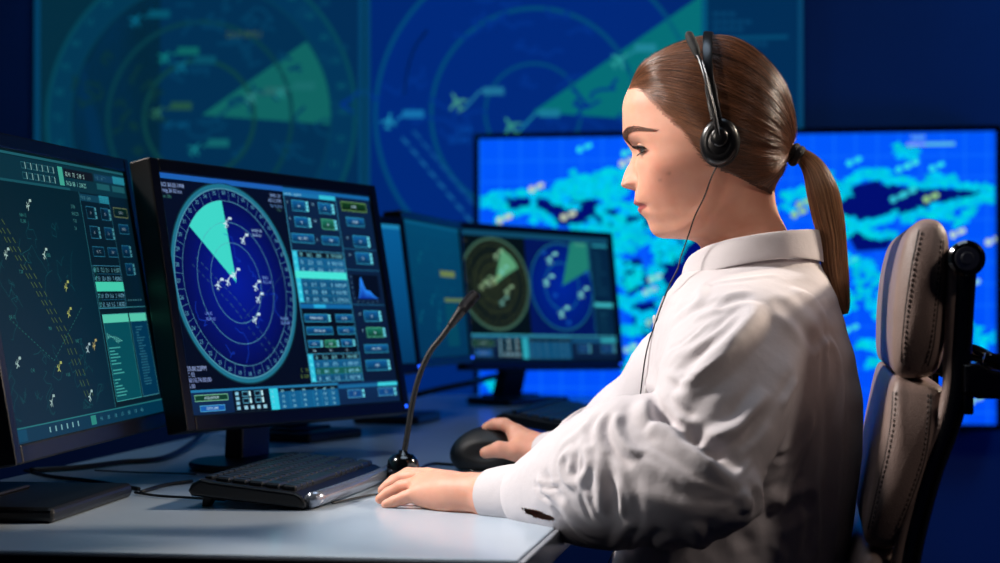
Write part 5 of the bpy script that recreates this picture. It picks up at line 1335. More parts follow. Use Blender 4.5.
    from_bm('eyebrow', bm, M_brow, woman, world=True)
    # ear
    V = []; nr_, na_ = 18, 36
    for i in range(nr_):
        f = i / (nr_ - 1)
        for k in range(na_):
            a = 2 * math.pi * k / na_
            ex_, ey = math.cos(a), math.sin(a)
            ry = 27 * (1 if ey < 0 else .98); rx = 15 * (1 - .22 * max(0, ey)) 
            prof = math.sin(f * math.pi / 2)
            rad = 1 - f * .92
            h_ = 9 + 5.5 * math.sin(min(1, f * 3.2) * math.pi / 2) - 6.5 * sstep(.28, .6, np.array(f))
            V.append(HW(723 + rx * rad * ex_ + 3 * rad * ey * -.3, 146 + ry * rad * ey, side * (56 + float(h_) + 3.5 * ex_ * rad)))
    F = grid_faces(nr_, na_) + [tuple(range((nr_ - 1) * na_, nr_ * na_))]
    eo2 = mesh_obj('ear', V, F, M_skin, woman, True)
    a_ = eo2.data.color_attributes.new('tone', 'FLOAT_COLOR', 'POINT'); cc = np.ones((len(eo2.data.vertices), 4), dtype=np.float32); cc[:, :3] = SKIN * .95; a_.data.foreach_set('color', cc.ravel())

# ---------------------------------------------------------------- hair
HLINE = [(600, 90), (622, 89), (630, 87), (640, 86.5), (652, 96), (663, 107), (675, 119), (687, 132), (696, 143), (706, 158), (716, 168), (730, 171), (745, 177), (762, 185), (784, 193), (800, 197)]
hy = itp(HX, HLINE); dep = dist_poly(HX, HY, HLINE) * -1            # positive above the hair line
thick = np.where(dep > 0, 7.2 * sstep(-3, 19, dep) - .25, -.25 + .22 * dep)
cxh, cyh = 708.0, 128.0
def offset_grid(X, Y, L, T):
    Vw = np.stack([X, Y, L], -1)
    du = np.roll(Vw, -1, 1) - np.roll(Vw, 1, 1); dv = np.gradient(Vw, axis=0); n = np.cross(du, dv); n /= np.maximum(np.linalg.norm(n, axis=-1, keepdims=True), 1e-9)
    ctr = np.array([cxh, cyh, 0]); sgn = np.sign((n * (Vw - ctr)).sum(-1, keepdims=True)); n = n * sgn
    n[:4] = np.array([0, -1, 0])
    return Vw + n * T[..., None]
ridge = 1 + .0 * HX
HO = offset_grid(HX, HY, HL, thick + .4)
# UV: strands run as meridians that close on the hair tie
TIE = np.array([797.0, 156.0, 0.0]); CEN = np.array([706.0, 122.0, 0.0])
axd = (TIE - CEN) / np.linalg.norm(TIE - CEN); e1 = np.array([axd[1], -axd[0], 0.0]); e2 = np.array([0, 0, 1.0])
def uvof(p):
    q = p - CEN; r = np.linalg.norm(q, axis=-1) + 1e-9; pol = np.arccos(np.clip((q @ axd) / r, -1, 1)); lam = np.arctan2(q @ e2, q @ e1)
    return lam, pol
keep = dep > -7
HFh = []
for i in range(NR - 1):
    for j in range(NA):
        j2 = (j + 1) % NA
        if keep[i, j] and keep[i, j2] and keep[i + 1, j] and keep[i + 1, j2]: HFh.append((i * NA + j, i * NA + j2, (i + 1) * NA + j2, (i + 1) * NA + j))
HFh.append(tuple(range(NA))[::-1])
lam, pol = uvof(HO.reshape(-1, 3))
# slight combed ridges
amp = 0.55 * np.array([mnoise.noise(Vector((l * 9.0, p * .7, 3.1))) + .6 * mnoise.noise(Vector((l * 26.0, p * 1.0, 9.1))) for l, p in zip(lam, pol)]) * (sstep(0, 10, dep).ravel())
HO2 = HO.reshape(-1, 3); HO2 = HO2 + (HO2 - CEN) / np.linalg.norm(HO2 - CEN, axis=1, keepdims=True) * amp[:, None]
M_hair = bpy.data.materials.new('brown_hair'); M_hair.use_nodes = True
def hair_nodes(m, uvn=True, c0=(34, 21, 15), c1=(108, 70, 49), rough=.46):
    nt = m.node_tree; b = nt.nodes['Principled BSDF']; L = nt.links
    if uvn:
        uv = nt.nodes.new('ShaderNodeUVMap'); uv.uv_map = 'flow'; mp = nt.nodes.new('ShaderNodeMapping'); mp.inputs['Scale'].default_value = (60, 1.3, 1); L.new(uv.outputs['UV'], mp.inputs['Vector'])
        src = mp.outputs['Vector']
        n = nt.nodes.new('ShaderNodeTexNoise'); n.inputs['Scale'].default_value = 1.0; n.inputs['Detail'].default_value = 6; L.new(src, n.inputs['Vector']); fac = n.outputs['Fac']
    else:
        hi = nt.nodes.new('ShaderNodeHairInfo'); fac = hi.outputs['Random']
    rp = nt.nodes.new('ShaderNodeValToRGB'); rp.color_ramp.elements[0].position = .3 if uvn else 0; rp.color_ramp.elements[1].position = .72 if uvn else 1
    rp.color_ramp.elements[0].color = lin(c0); rp.color_ramp.elements[1].color = lin(c1); L.new(fac, rp.inputs['Fac']); L.new(rp.outputs['Color'], b.inputs['Base Color'])
    if uvn:
        ea_ = nt.nodes.new('ShaderNodeAttribute'); ea_.attribute_name = 'scalp'; mx = nt.nodes.new('ShaderNodeMix'); mx.data_type = 'RGBA'; mx.inputs[7].default_value = lin((188, 134, 112))
        L.new(ea_.outputs['Fac'], mx.inputs[0]); L.new(rp.outputs['Color'], mx.inputs[6]); L.new(mx.outputs[2], b.inputs['Base Color'])
    b.inputs['Roughness'].default_value = rough; b.inputs['Specular IOR Level'].default_value = .5
    if uvn:
        bp = nt.nodes.new('ShaderNodeBump'); bp.inputs['Strength'].default_value = .5; bp.inputs['Distance'].default_value = .0015; L.new(fac, bp.inputs['Height']); L.new(bp.outputs['Normal'], b.inputs['Normal'])
hair_nodes(M_hair)
M_strand = bpy.data.materials.new('brown_hair_strands'); M_strand.use_nodes = True
hair_nodes(M_strand, False, (44, 27, 19), (150, 98, 67), .32)
hair = mesh_obj('hair', [HW(*p) for p in HO2], HFh, M_hair, woman, True)
uvl = hair.data.uv_layers.new(name='flow')
for lp in hair.data.loops:
    i = lp.vertex_index; uvl.data[lp.index].uv = (lam[i] / (2 * math.pi), pol[i])
sa = hair.data.attributes.new('scalp', 'FLOAT', 'POINT'); sa.data.foreach_set('value', ((1 - sstep(0, 7, dep)) * (HX < 712) * .85).ravel().astype(np.float32))
HAIR_BVH = BVHTree.FromPolygons([HW(*p) for p in HO2], HFh)
def strands(name, paths, parent, rad=.00016, m=None):
    hc = bpy.data.hair_curves.new(name); hc.add_curves([len(p) for p in paths])
    inv = wmat(parent).inverted()
    pos = np.array([tuple(inv @ Vector(q)) for p in paths for q in p], dtype=np.float32)
    hc.attributes['position'].data.foreach_set('vector', pos.ravel())
    at = hc.attributes.get('radius') or hc.attributes.new('radius', 'FLOAT', 'POINT')
    rr = np.concatenate([np.interp(np.linspace(0, 1, len(p)), [0, .15, .8, 1], [.6, 1, 1, .35]) for p in paths]).astype(np.float32) * rad
    at.data.foreach_set('value', rr)
    hc.materials.append(m or M_strand)
    o = bpy.data.objects.new(name, hc); COL.objects.link(o); o.parent = parent; return o
C_W = HW(*CEN); paths = []
rh = random.Random(8)
def dirw(l, p):
    v = axd * math.cos(p) + (e1 * math.cos(l) + e2 * math.sin(l)) * math.sin(p)
    return (HW(*(CEN + v * 10)) - C_W).normalized()
def unHW(w):
    q = to_rf(w); return 700 + (q.x - _o.x) / UR, 160 - (q.z - _o.z) / UZ, (q.y - D0) / UR
def strand_at(l0, dl, k, p, lim):
    l = l0 + dl * math.sin(p * 2 + k); dr = dirw(l, p)
    h1 = HAIR_BVH.ray_cast(C_W, dr); h2 = HEAD_BVH.ray_cast(C_W, dr)
    if h1[0] is None: return False, None, dr
    w_ = h1[0] if h2[0] is None or (h1[0] - C_W).length > (h2[0] - C_W).length else h2[0]
    hx_, hy_, hl_ = unHW(w_)
    return float(-dist_poly(np.array([hx_]), np.array([hy_]), HLINE)[0]) >= lim, w_, dr
for k in range(4200):
    l0 = rh.uniform(-math.pi, math.pi); p_start = rh.uniform(.5, 2.6) if rh.random() < .35 else 2.95; lift_ = rh.uniform(-.0002, .0010) if rh.random() < .975 else rh.uniform(.001, .0035)
    pts = []; dl = rh.uniform(-.05, .05); lim = rh.gauss(-1.5, 2.2)
    p_prev = None
    for q in range(26):
        p = p_start + (.16 - p_start) * q / 25
        ok, w_, dr = strand_at(l0, dl, k, p, lim)
        if not ok:
            if len(pts) > 4: break
            pts = []; p_prev = p; continue
        if not pts and p_prev is not None:
            a_, b_ = p_prev, p
            for _ in range(4):
                m_ = (a_ + b_) / 2; o2, w2, d2 = strand_at(l0, dl, k, m_, lim)
                if o2: b_ = m_; pts = [w2 + d2 * .0003]
                else: a_ = m_
        pts.append(w_ + dr * (lift_ * min(1, len(pts) / 4) + .0003))
    if len(pts) > 4: paths.append(pts)
strands('hair_strands', paths, hair)
# short fine hairs growing along the hairline
fine = []
for k in range(2200):
    l0 = rh.uniform(-math.pi, math.pi); lo_, hi_ = .16, 2.95
    o_hi, _, _ = strand_at(l0, 0, 0, 2.95, 0)
    if o_hi: continue
    st_, ok_ = None, False
    for q in range(24):
        p = 2.95 - 2.4 * q / 23
        if strand_at(l0, 0, 0, p, 0)[0]: st_ = p; break
    if st_ is None: continue
    p0 = st_ + rh.uniform(-.02, .11); pts = []; dl = rh.uniform(-.12, .12); ln = rh.uniform(.12, .3)
    for q in range(6):
        l = l0 + dl * q / 5; dr = dirw(l, p0 - ln * q / 5); h1 = HAIR_BVH.ray_cast(C_W, dr); h2 = HEAD_BVH.ray_cast(C_W, dr)
        cs_ = [h_[0] for h_ in (h1, h2) if h_[0] is not None]
        if cs_: pts.append(max(cs_, key=lambda v: (v - C_W).length) + dr * (.0002 + .0006 * q / 5))
    if len(pts) == 6: fine.append(pts)
strands('hairline_strands', fine, hair, .00014)
# tie and ponytail
M_tie = mat('black_hair_tie', (10, 9, 10), .8, bump=.6, bscale=1200)
tdir = Vector((.80, .60))
bm = bmesh.new(); tc_ = Vector((794.5, 155.5))
for off, R_, r_ in ((-3.2, 7.0, 4.0), (2.6, 7.4, 4.2)):
    n = 28; ring = []
    for k in range(n + 1):
        a = 2 * math.pi * k / n; u = math.cos(a) * R_; l = math.sin(a) * R_
        c0 = tc_ + tdir * off; ring.append(HW(c0.x - tdir.y * u, c0.y + tdir.x * u, l))
    bm_tube(bm, ring, [r_ * UR * (1 + .12 * math.sin(7 * i)) for i in range(n + 1)], 12)
from_bm('hair_tie', bm, M_tie, woman, world=True)
PT = [(786, 150, 8.5), (795, 156, 7.0), (804, 160, 8.0), (813.5, 172, 11.0), (821, 192, 14.0), (826.5, 217, 14.0), (831, 240, 12.0), (832.5, 262, 11.8), (836, 285, 10.2), (840.5, 305, 6.8), (842.5, 314, 3.5)]
pc = spline([Vector((a, b, c_)) for a, b, c_ in PT], 8)
NP_, NAp = len(pc), 40; V = []; lamv = []
for i, q in enumerate(pc):
    tn = (pc[min(i + 1, NP_ - 1)] - pc[max(i - 1, 0)]); tn = Vector((tn.x, tn.y)).normalized()
    for k in range(NAp):
        a = 2 * math.pi * k / NAp; rr = q.z * (1 + .10 * mnoise.noise(Vector((math.cos(a) * 2.4, math.sin(a) * 2.4, i * .02))))
        V.append(HW(q.x - tn.y * rr * math.cos(a), q.y + tn.x * rr * math.cos(a), rr * .92 * math.sin(a)))
M_tail = bpy.data.materials.new('light_brown_hair'); M_tail.use_nodes = True; hair_nodes(M_tail, True, (84, 56, 39), (190, 140, 100), .4)
M_tstr = bpy.data.materials.new('light_brown_hair_strands'); M_tstr.use_nodes = True; hair_nodes(M_tstr, False, (96, 64, 44), (206, 154, 112), .3)
tail = mesh_obj('ponytail', V, grid_faces(NP_, NAp) + [tuple(range(NAp))[::-1], tuple(range((NP_ - 1) * NAp, NP_ * NAp))], M_tail, woman, True)
uvl = tail.data.uv_layers.new(name='flow')
for lp in tail.data.loops:
    i, k = divmod(lp.vertex_index, NAp); uvl.data[lp.index].uv = (k / NAp * .55, i * .05)
paths = []
for k in range(1500):
    a = rh.uniform(0, 2 * math.pi); f = rh.uniform(.85, 1.10) if rh.random() < .985 else rh.uniform(1.1, 1.3); da = rh.uniform(-.35, .35); pts = []
    s0, s1 = (8, NP_ - rh.randint(1, 9)) if f < 1.1 else (rh.randint(12, 40), NP_ - rh.randint(1, 20))
    for i in range(s0, max(s1, s0 + 5), 2):
        i = min(i, NP_ - 1); q = pc[i]; tn = (pc[min(i + 1, NP_ - 1)] - pc[max(i - 1, 0)]); tn = Vector((tn.x, tn.y)).normalized(); aa = a + da * i / NP_; rr = q.z * (1 + (f - 1) * min(1, (i - s0) / 10 + .2))
        pts.append(HW(q.x - tn.y * rr * math.cos(aa), q.y + tn.x * rr * math.cos(aa), rr * .92 * math.sin(aa)))
    paths.append(pts)
strands('ponytail_strands', paths, tail, .00016, M_tstr)

# ---------------------------------------------------------------- shirt
M_shirt = bpy.data.materials.new('white_cotton'); M_shirt.use_nodes = True
def cloth_nodes(m, col=(206, 199, 201)):
    nt = m.node_tree; b = nt.nodes['Principled BSDF']; L = nt.links
    tc = nt.nodes.new('ShaderNodeTexCoord'); n = nt.nodes.new('ShaderNodeTexNoise'); n.inputs['Scale'].default_value = 26; n.inputs['Detail'].default_value = 5; n.inputs['Roughness'].default_value = .55; L.new(tc.outputs['Object'], n.inputs['Vector'])
    n2 = nt.nodes.new('ShaderNodeTexNoise'); n2.inputs['Scale'].default_value = 1300; n2.inputs['Detail'].default_value = 1; L.new(tc.outputs['Object'], n2.inputs['Vector'])
    b1 = nt.nodes.new('ShaderNodeBump'); b1.inputs['Strength'].default_value = .28; b1.inputs['Distance'].default_value = .006; L.new(n.outputs['Fac'], b1.inputs['Height'])
    b2 = nt.nodes.new('ShaderNodeBump'); b2.inputs['Strength'].default_value = .12; b2.inputs['Distance'].default_value = .0006; L.new(n2.outputs['Fac'], b2.inputs['Height']); L.new(b1.outputs['Normal'], b2.inputs['Normal']); L.new(b2.outputs['Normal'], b.inputs['Normal'])
    b.inputs['Base Color'].default_value = lin(col); b.inputs['Roughness'].default_value = .85; b.inputs['Specular IOR Level'].default_value = .2; b.inputs['Sheen Weight'].default_value = .08
cloth_nodes(M_shirt)
TORSO_SHIRT = [trow(756, 258, 60, 54), trow(755, 268, 66, 64), trow(752, 282, 76, 88), trow(750, 300, 86, 116), trow(750, 325, 94, 128), trow(752, 360, 101, 128), trow(753, 400, 107, 126), trow(752, 450, 108, 124), trow(745, 500, 108, 124), trow(729, 563, 115, 126), trow(722, 640, 122, 140), trow(720, 690, 124, 150)]
SL_UP = ([J(746, 342, -.110), J(728, 385, -.148), J(716, 430, -.185), J(724, 486, -.222)], [.060, .064, .056, .036])
SL_FO = ([J(732, 495, -.235), J(712, 490, -.225), J(680, 484, -.208), J(640, 470, -.175), J(604, 480, -.135), J(575, 486, -.11), J(548, 493, -.088), J(532, 495, -.075)], [.026, .040, .058, .0715, .066, .052, .038, .034])
SR = ([J(735, 340, .12), J(684, 378, .21), J(632, 430, .285), J(592, 446, .34), J(566, 453, .375)], [.058, .062, .056, .043, .030])
def shirt_fn(X):
    d = stack(X, TORSO_SHIRT)
    d = smin(d, d_chain(X, SL_UP[0], SL_UP[1], .03), .045)
    d = smin(d, d_chain(X, SR[0], SR[1], .03), .045)
    d = smin(d, d_chain(X, SL_FO[0], SL_FO[1], .03), .010)
    return d
SV, SF = shell_mesh(shirt_fn, SL_UP[0] + SL_FO[0] + SR[0] + [J(620, 690), J(850, 690), J(850, 270)], .09, .0034, 3)
# folds pressed into the cloth: traced where they run, measured on the cloth itself
sbvh = BVHTree.FromPolygons([Vector(v) for v in SV], [tuple(int(i) for i in f) for f in SF])
CAMP = Vector((0, 0, CAM_Z))
def on_cloth(px, py):
    h_ = sbvh.ray_cast(CAMP, ray(px, py).normalized()); return np.array(h_[0]) if h_[0] is not None else None
FOLDS = [
    ([(702, 284), (699, 302), (672, 324)], 7, 3.5), ([(718, 312), (730, 301), (754, 298)], 6, -4.5), ([(756, 302), (752, 320), (734, 342), (714, 363), (694, 384), (678, 406)], 11, 9),
    ([(693, 320), (712, 313), (730, 306)], 5, 3), ([(690, 312), (710, 305), (724, 298)], 5, -2.5), ([(722, 328), (695, 348), (669, 362)], 6, 2.6), ([(716, 340), (692, 360), (672, 376)], 5, -2.2), ([(735, 318), (715, 338), (688, 358)], 5, 2.5), ([(659, 367), (675, 377), (694, 388)], 4, 2.4), ([(657, 373), (673, 384), (690, 395)], 4, -2.6),
    ([(788, 325), (765, 360), (745, 400), (730, 430)], 24, -7), ([(812, 360), (800, 400), (785, 450)], 18, -4),
    ([(692, 448), (715, 438), (738, 427), (755, 408), (768, 389)], 8, 8), ([(700, 456), (725, 446), (748, 432), (764, 412)], 7, -5), ([(778, 408), (786, 394), (794, 378)], 5, 5),
    ([(628, 392), (645, 412), (662, 430), (700, 459), (741, 489)], 9, 8), ([(640, 390), (662, 414), (700, 442), (738, 470)], 9, -9),
    ([(738, 492), (746, 500), (744, 512)], 7, 6), ([(752, 490), (758, 500), (752, 516)], 5, -7), ([(756, 510), (780, 500), (811, 483)], 9, 7), ([(760, 524), (790, 512), (815, 498)], 9, -5),
    ([(841, 372), (838, 430), (836, 490), (833, 562)], 6, 7), ([(828, 392), (826, 470), (822, 561)], 7, -6), ([(811, 357), (829, 343), (838, 363), (841, 400)], 6, 3.5), ([(822, 455), (812, 490), (800, 530)], 8, 3), ([(806, 440), (798, 480), (786, 520)], 8, -3), ([(790, 430), (776, 470), (764, 486)], 7, 2.5),
    ([(619, 412), (616, 428), (626, 447), (641, 457)], 6, 6), ([(611, 414), (607, 430), (616, 452), (634, 466)], 6, -6), ([(574, 447), (562, 461), (566, 479), (577, 487)], 5, 5.5), ([(586, 444), (589, 466), (579, 487)], 5, 5.5), ([(577, 450), (575, 465), (573, 478)], 5, -6.5),
    ([(592, 455), (600, 482), (602, 516)], 7, 5), ([(607, 452), (613, 482), (614, 518)], 6, -4.5), ([(622, 470), (628, 500), (622, 528)], 8, 3), ([(560, 500), (575, 520), (598, 538)], 7, 3.5), ([(552, 505), (568, 526), (588, 544)], 5, -3.5), ([(545, 470), (552, 486), (566, 500)], 5, -3.5), ([(538, 474), (545, 490), (556, 500)], 4, 3), ([(534, 484), (542, 494), (552, 498)], 3.5, -3), ([(590, 424), (576, 436), (560, 448)], 6, 3), ([(600, 412), (590, 432), (592, 446)], 6, -4), ([(640, 470), (680, 492), (720, 500)], 10, -3),
    ([(660, 400), (672, 414), (690, 424)], 5, 3.5), ([(668, 396), (682, 410), (698, 418)], 4, -3.5), ([(655, 410), (668, 420), (684, 432)], 4, -3),
    ([(740, 312), (722, 330), (703, 346)], 3, 2.6), ([(748, 316), (730, 334), (712, 352)], 3, -2.4), ([(712, 322), (695, 336), (680, 346)], 3, 2.2), ([(700, 330), (684, 342), (668, 350)], 3, -2), ([(735, 350), (716, 368), (700, 380)], 3, 2.4), ([(728, 362), (708, 380), (694, 392)], 3, -2.2), ([(676, 370), (690, 377), (706, 382)], 2.6, 1.8),
    ([(612, 476), (622, 496), (624, 516)], 3, 2.4), ([(586, 490), (592, 508), (604, 526)], 3, 2.6), ([(580, 492), (586, 510), (596, 528)], 3, -2.6), ([(536, 480), (548, 484), (562, 482)], 2.6, 2.4), ([(532, 489), (546, 492), (560, 490)], 2.6, 2.2), ([(534, 484), (548, 488), (562, 486)], 2.6, -2.4), ([(650, 440), (672, 452), (692, 468)], 3.5, 2.2), ([(640, 452), (664, 466), (684, 484)], 3.5, -2), ([(690, 480), (712, 488), (730, 494)], 3, 2.4), ([(700, 500), (718, 502), (734, 500)], 3, -2.6), ([(735, 478), (744, 470), (752, 458)], 3, 2.5),
    ([(790, 470), (805, 440), (812, 410)], 5, 4), ([(776, 520), (786, 490), (796, 468)], 4, 3.2), ([(765, 470), (785, 455), (800, 430)], 5, -4), ([(820, 330), (826, 360), (824, 400)], 5, 4), ([(812, 470), (818, 520), (814, 560)], 5, 4.5), ([(805, 480), (808, 525), (804, 560)], 5, -4), ([(770, 540), (780, 552), (784, 562)], 5, 4), ([(846, 400), (847, 450), (842, 520)], 3.5, 3),
    ([(705, 286), (740, 280), (780, 276)], 4, 1.6), ([(790, 290), (812, 300), (826, 322)], 8, 3), ([(770, 300), (800, 322), (816, 350)], 9, -3), ([(615, 548), (624, 530), (640, 520)], 6, 4), ([(640, 556), (650, 540), (668, 530)], 7, -4), ([(690, 520), (700, 540), (704, 562)], 9, 4), ([(730, 520), (745, 540), (752, 562)], 9, -4), ([(660, 540), (668, 552), (672, 562)], 6, 3)]
def fold_all(V, F, folds):
    N = vnormals(V, F); disp = np.zeros(len(V))
    for pts, w, amp, *ty in folds:
        P3 = [on_cloth(*p) for p in pts]; P3 = [p for p in P3 if p is not None]
        if len(P3) < 2: continue
        sp = np.array([tuple(p) for p in spline(P3, 6)]); w = w * .00105; amp = amp * .001
        lo, hi = sp.min(0) - 3 * w, sp.max(0) + 3 * w
        ids = np.nonzero(((V > lo) & (V < hi)).all(1))[0]
        if not len(ids): continue
        X = V[ids]; best = np.full(len(ids), 1e9); sgn = np.zeros(len(ids)); tt = np.zeros(len(ids))
        tot = len(sp) - 1
        for k in range(tot):
            a, b = sp[k], sp[k + 1]; ab = b - a; t = np.clip(((X - a) @ ab) / max(ab @ ab, 1e-12), 0, 1); q = X - a - t[:, None] * ab; d = np.linalg.norm(q, axis=1); m = d < best
            side_ = (np.cross(ab, N[ids]) * q).sum(1); best = np.where(m, d, best); sgn = np.where(m, np.sign(side_), sgn); tt = np.where(m, (k + t) / tot, tt)
        endf = np.clip(np.minimum(tt, 1 - tt) * 5, 0, 1) ** .7
        x = best / w; amp = amp * (.8 if w < .0085 else 1.0)
        if ty and ty[0] == 's': prof = np.where(sgn > 0, np.exp(-x * x * 2.2), np.exp(-x * x * .35))          # steep on one side
        else: prof = np.exp(-x * x) - .35 * np.exp(-((x - 1.6) ** 2) * 1.5)
        disp[ids] += amp * prof * endf
    return V + N * disp[:, None]
def crumple(V, F, amp=.0016):
    N = vnormals(V, F); d = np.zeros(len(V))
    for i, v in enumerate(V):
        p = Vector(v); a = mnoise.noise(Vector((p.x * 9 + p.z * 14, p.y * 20, p.z * 7 - p.x * 8))); b = mnoise.noise(Vector((p.x * 24 + p.z * 30, p.y * 40 + 7, p.z * 18 - p.x * 14)))
        d[i] = amp * ((1 - 2.2 * abs(a)) + .5 * (1 - 2 * abs(b)))
    return V + N * d[:, None]
SV = crumple(SV, SF, .0009)
SV = fold_all(SV, SF, FOLDS)
SV = relax(SV, SF, 1, .2)
# the buttonless slit above the near cuff, through which the wrist shows
SLIT = [(522, 508.5), (530, 509), (542, 512.5), (552, 517), (557, 520), (548, 520.5), (536, 518), (527, 514)]
def unproj(v):
    x, y, z = v[0], v[1] * CP + (v[2] - CAM_Z) * SP, -v[1] * SP + (v[2] - CAM_Z) * CP
    return 500 + FPX * x / y, 281.5 - FPX * z / y
def in_poly(p, Pg):
    c = False
    for (x0, y0), (x1, y1) in zip(Pg, Pg[1:] + Pg[:1]):
        if (y0 > p[1]) != (y1 > p[1]) and p[0] < (x1 - x0) * (p[1] - y0) / (y1 - y0) + x0: c = not c
    return c
fc = SV[SF].mean(1); near_axis = float(Q(540, 494, -.08).y)
cut = np.array([f[1] < near_axis and 515 < unproj(f)[0] < 560 and in_poly(unproj(f), SLIT) if f[1] < near_axis else False for f in fc])
SF = SF[~cut]
shirt = mesh_obj('shirt', SV, [tuple(int(i) for i in f) for f in SF], M_shirt, woman, True)
# collar
CT_ = [(0, 268), (.25, 263), (.5, 255.5), (.9, 247), (1.3, 240.5), (1.75, 235.5), (2.2, 232), (2.7, 230.5), (math.pi, 230.5)]
CB_ = [(0, 287), (.25, 286.5), (.5, 282), (.9, 274.5), (1.3, 268), (1.75, 262), (2.2, 259.5), (2.7, 261), (math.pi, 264)]
V = []; NC = 72
rows = []
for i in range(NC + 1):
    ph = -math.pi + .10 + (2 * math.pi - .20) * i / NC                    # 0 at the back of the neck
    f = math.pi - abs(ph); sgn = -1 if ph < 0 else 1
    yt, yb = itp(f, CT_), itp(f, CB_)
    cf, sf = math.cos(f), math.sin(f)
    wob = .8 * math.sin(f * 7 + sgn) 
    xo = 751
    rows.append([HW(xo - (66 - 2) * cf, yb + 2, sgn * 56 * sf), HW(xo - 65.5 * cf, yt + 1.5, sgn * 57 * sf), HW(xo - 66.5 * cf, yt - .3, sgn * 59 * sf), HW(xo - 68 * cf, yt + 1.2, sgn * 61.5 * sf), HW(xo - (70 + wob * .4) * cf, yt + (yb - yt) * .5, sgn * (65.5 + wob) * sf), HW(xo - (72 + wob * .6) * cf, yb - .5, sgn * (69 + wob) * sf), HW(xo - (71 + wob * .6) * cf, yb + .6, sgn * (68 + wob) * sf), HW(xo - (68.5) * cf, yb - 3, sgn * (63) * sf)])
m = len(rows[0]); V = [p for r in rows for p in r]; F = []
for i in range(NC):
    for k in range(m): F.append((i * m + k, i * m + (k + 1) % m, (i + 1) * m + (k + 1) % m, (i + 1) * m + k))
F += [tuple(range(m))[::-1], tuple(range(NC * m, NC * m + m))]
collar = mesh_obj('collar', V, F, M_shirt, woman, True)
sb = collar.modifiers.new('soft', 'SUBSURF'); sb.levels = sb.render_levels = 2
# button band down the front
fb = BVHTree.FromPolygons([Vector(v) for v in SV], [tuple(int(i) for i in f) for f in SF])
V = []; F = []; nb_ = 40; cols_ = 5; bt = []
for i in range(nb_):
    y = 296 + (600 - 296) * i / (nb_ - 1)
    for k in range(cols_):
        l = -13 + 26 * k / (cols_ - 1); h_ = fb.ray_cast(HW(430, y, l), RF(1, 0, 0))
        if h_[0] is None: h_ = (HW(650, y, l), Vector((-1, 0, 0)))
        V.append(h_[0] + RF(-1, 0, 0) * .0016)
        if k == 2 and i % 9 == 3: bt.append(h_[0] + RF(-1, 0, 0) * .0018)
for i in range(nb_ - 1):
    for k in range(cols_ - 1): F.append((i * cols_ + k, i * cols_ + k + 1, (i + 1) * cols_ + k + 1, (i + 1) * cols_ + k))
pk = mesh_obj('button_band', V, F, M_shirt, woman, True); sm_ = pk.modifiers.new('thick', 'SOLIDIFY'); sm_.thickness = .0014
for q in bt:
    bm = bmesh.new(); bm_tube(bm, [q, q + RF(-1, 0, 0) * .0012, q + RF(-1, 0, 0) * .002], [.0052, .0052, .004], 18); o_ = from_bm('button', bm, mat('shirt_button', (226, 222, 220), .3), None, True, math.radians(40)); o_.parent = pk
    inv_ = wmat(pk).inverted(); 
    for v in o_.data.vertices: v.co = inv_ @ v.co
# cuffs
def cuff(pts, rads, name='cuff', thick=.0022):
    bm = bmesh.new(); pts = [Vector(p) for p in pts]; sp_ = spline(pts, 6); N = len(sp_)
    rr = [float(np.interp(i / (N - 1), np.linspace(0, 1, len(rads)), rads)) for i in range(N)]
    outer, inner = [], []
    t_ = (sp_[-1] - sp_[0]).normalized(); nx = t_.cross(Vector((0, 0, 1))).normalized(); nz = nx.cross(t_)
    for i, p in enumerate(sp_):
        for lst, dr in ((outer, 0), (inner, -thick)):
            lst.append([bm.verts.new(p + (nx * math.cos(2 * math.pi * k / 48) + nz * math.sin(2 * math.pi * k / 48)) * (rr[i] + dr + .0008 * math.sin(3 * 2 * math.pi * k / 48 + i * .4))) for k in range(48)])
    for lst in (outer, inner):
        for a, b in zip(lst, lst[1:]):
            for k in range(48): bm.faces.new([a[k], a[(k + 1) % 48], b[(k + 1) % 48], b[k]])
    for a, b in ((outer[0], inner[0]), (outer[-1], inner[-1])):
        for k in range(48): bm.faces.new([a[k], a[(k + 1) % 48], b[(k + 1) % 48], b[k]])
    return from_bm(name, bm, M_shirt, woman, True, math.radians(60), world=True)
cuff([J(528, 494.5, -.072), J(512, 495, -.061), J(490, 495.5, -.046)], [.0365, .0335, .0300])
cuff([J(574, 454.6, .364), J(558, 455, .384), J(546, 454.2, .399)], [.0335, .0325, .0300])
# trousers
tv_, tf_ = shell_mesh(lambda X: np.maximum(smin(legs(X, .012), stack(X, [trow(742, 600, 96, 146), trow(744, 660, 100, 152), trow(746, 712, 96, 152)]), .05), .06 - X[..., 2]), [J(850, 590), J(640, 715)] + feet, .10, .012)
mesh_obj('trousers', tv_, [tuple(int(i) for i in f) for f in tf_], mat('dark_trousers', (20, 20, 26), .8, bump=.3, bscale=500), woman, True)

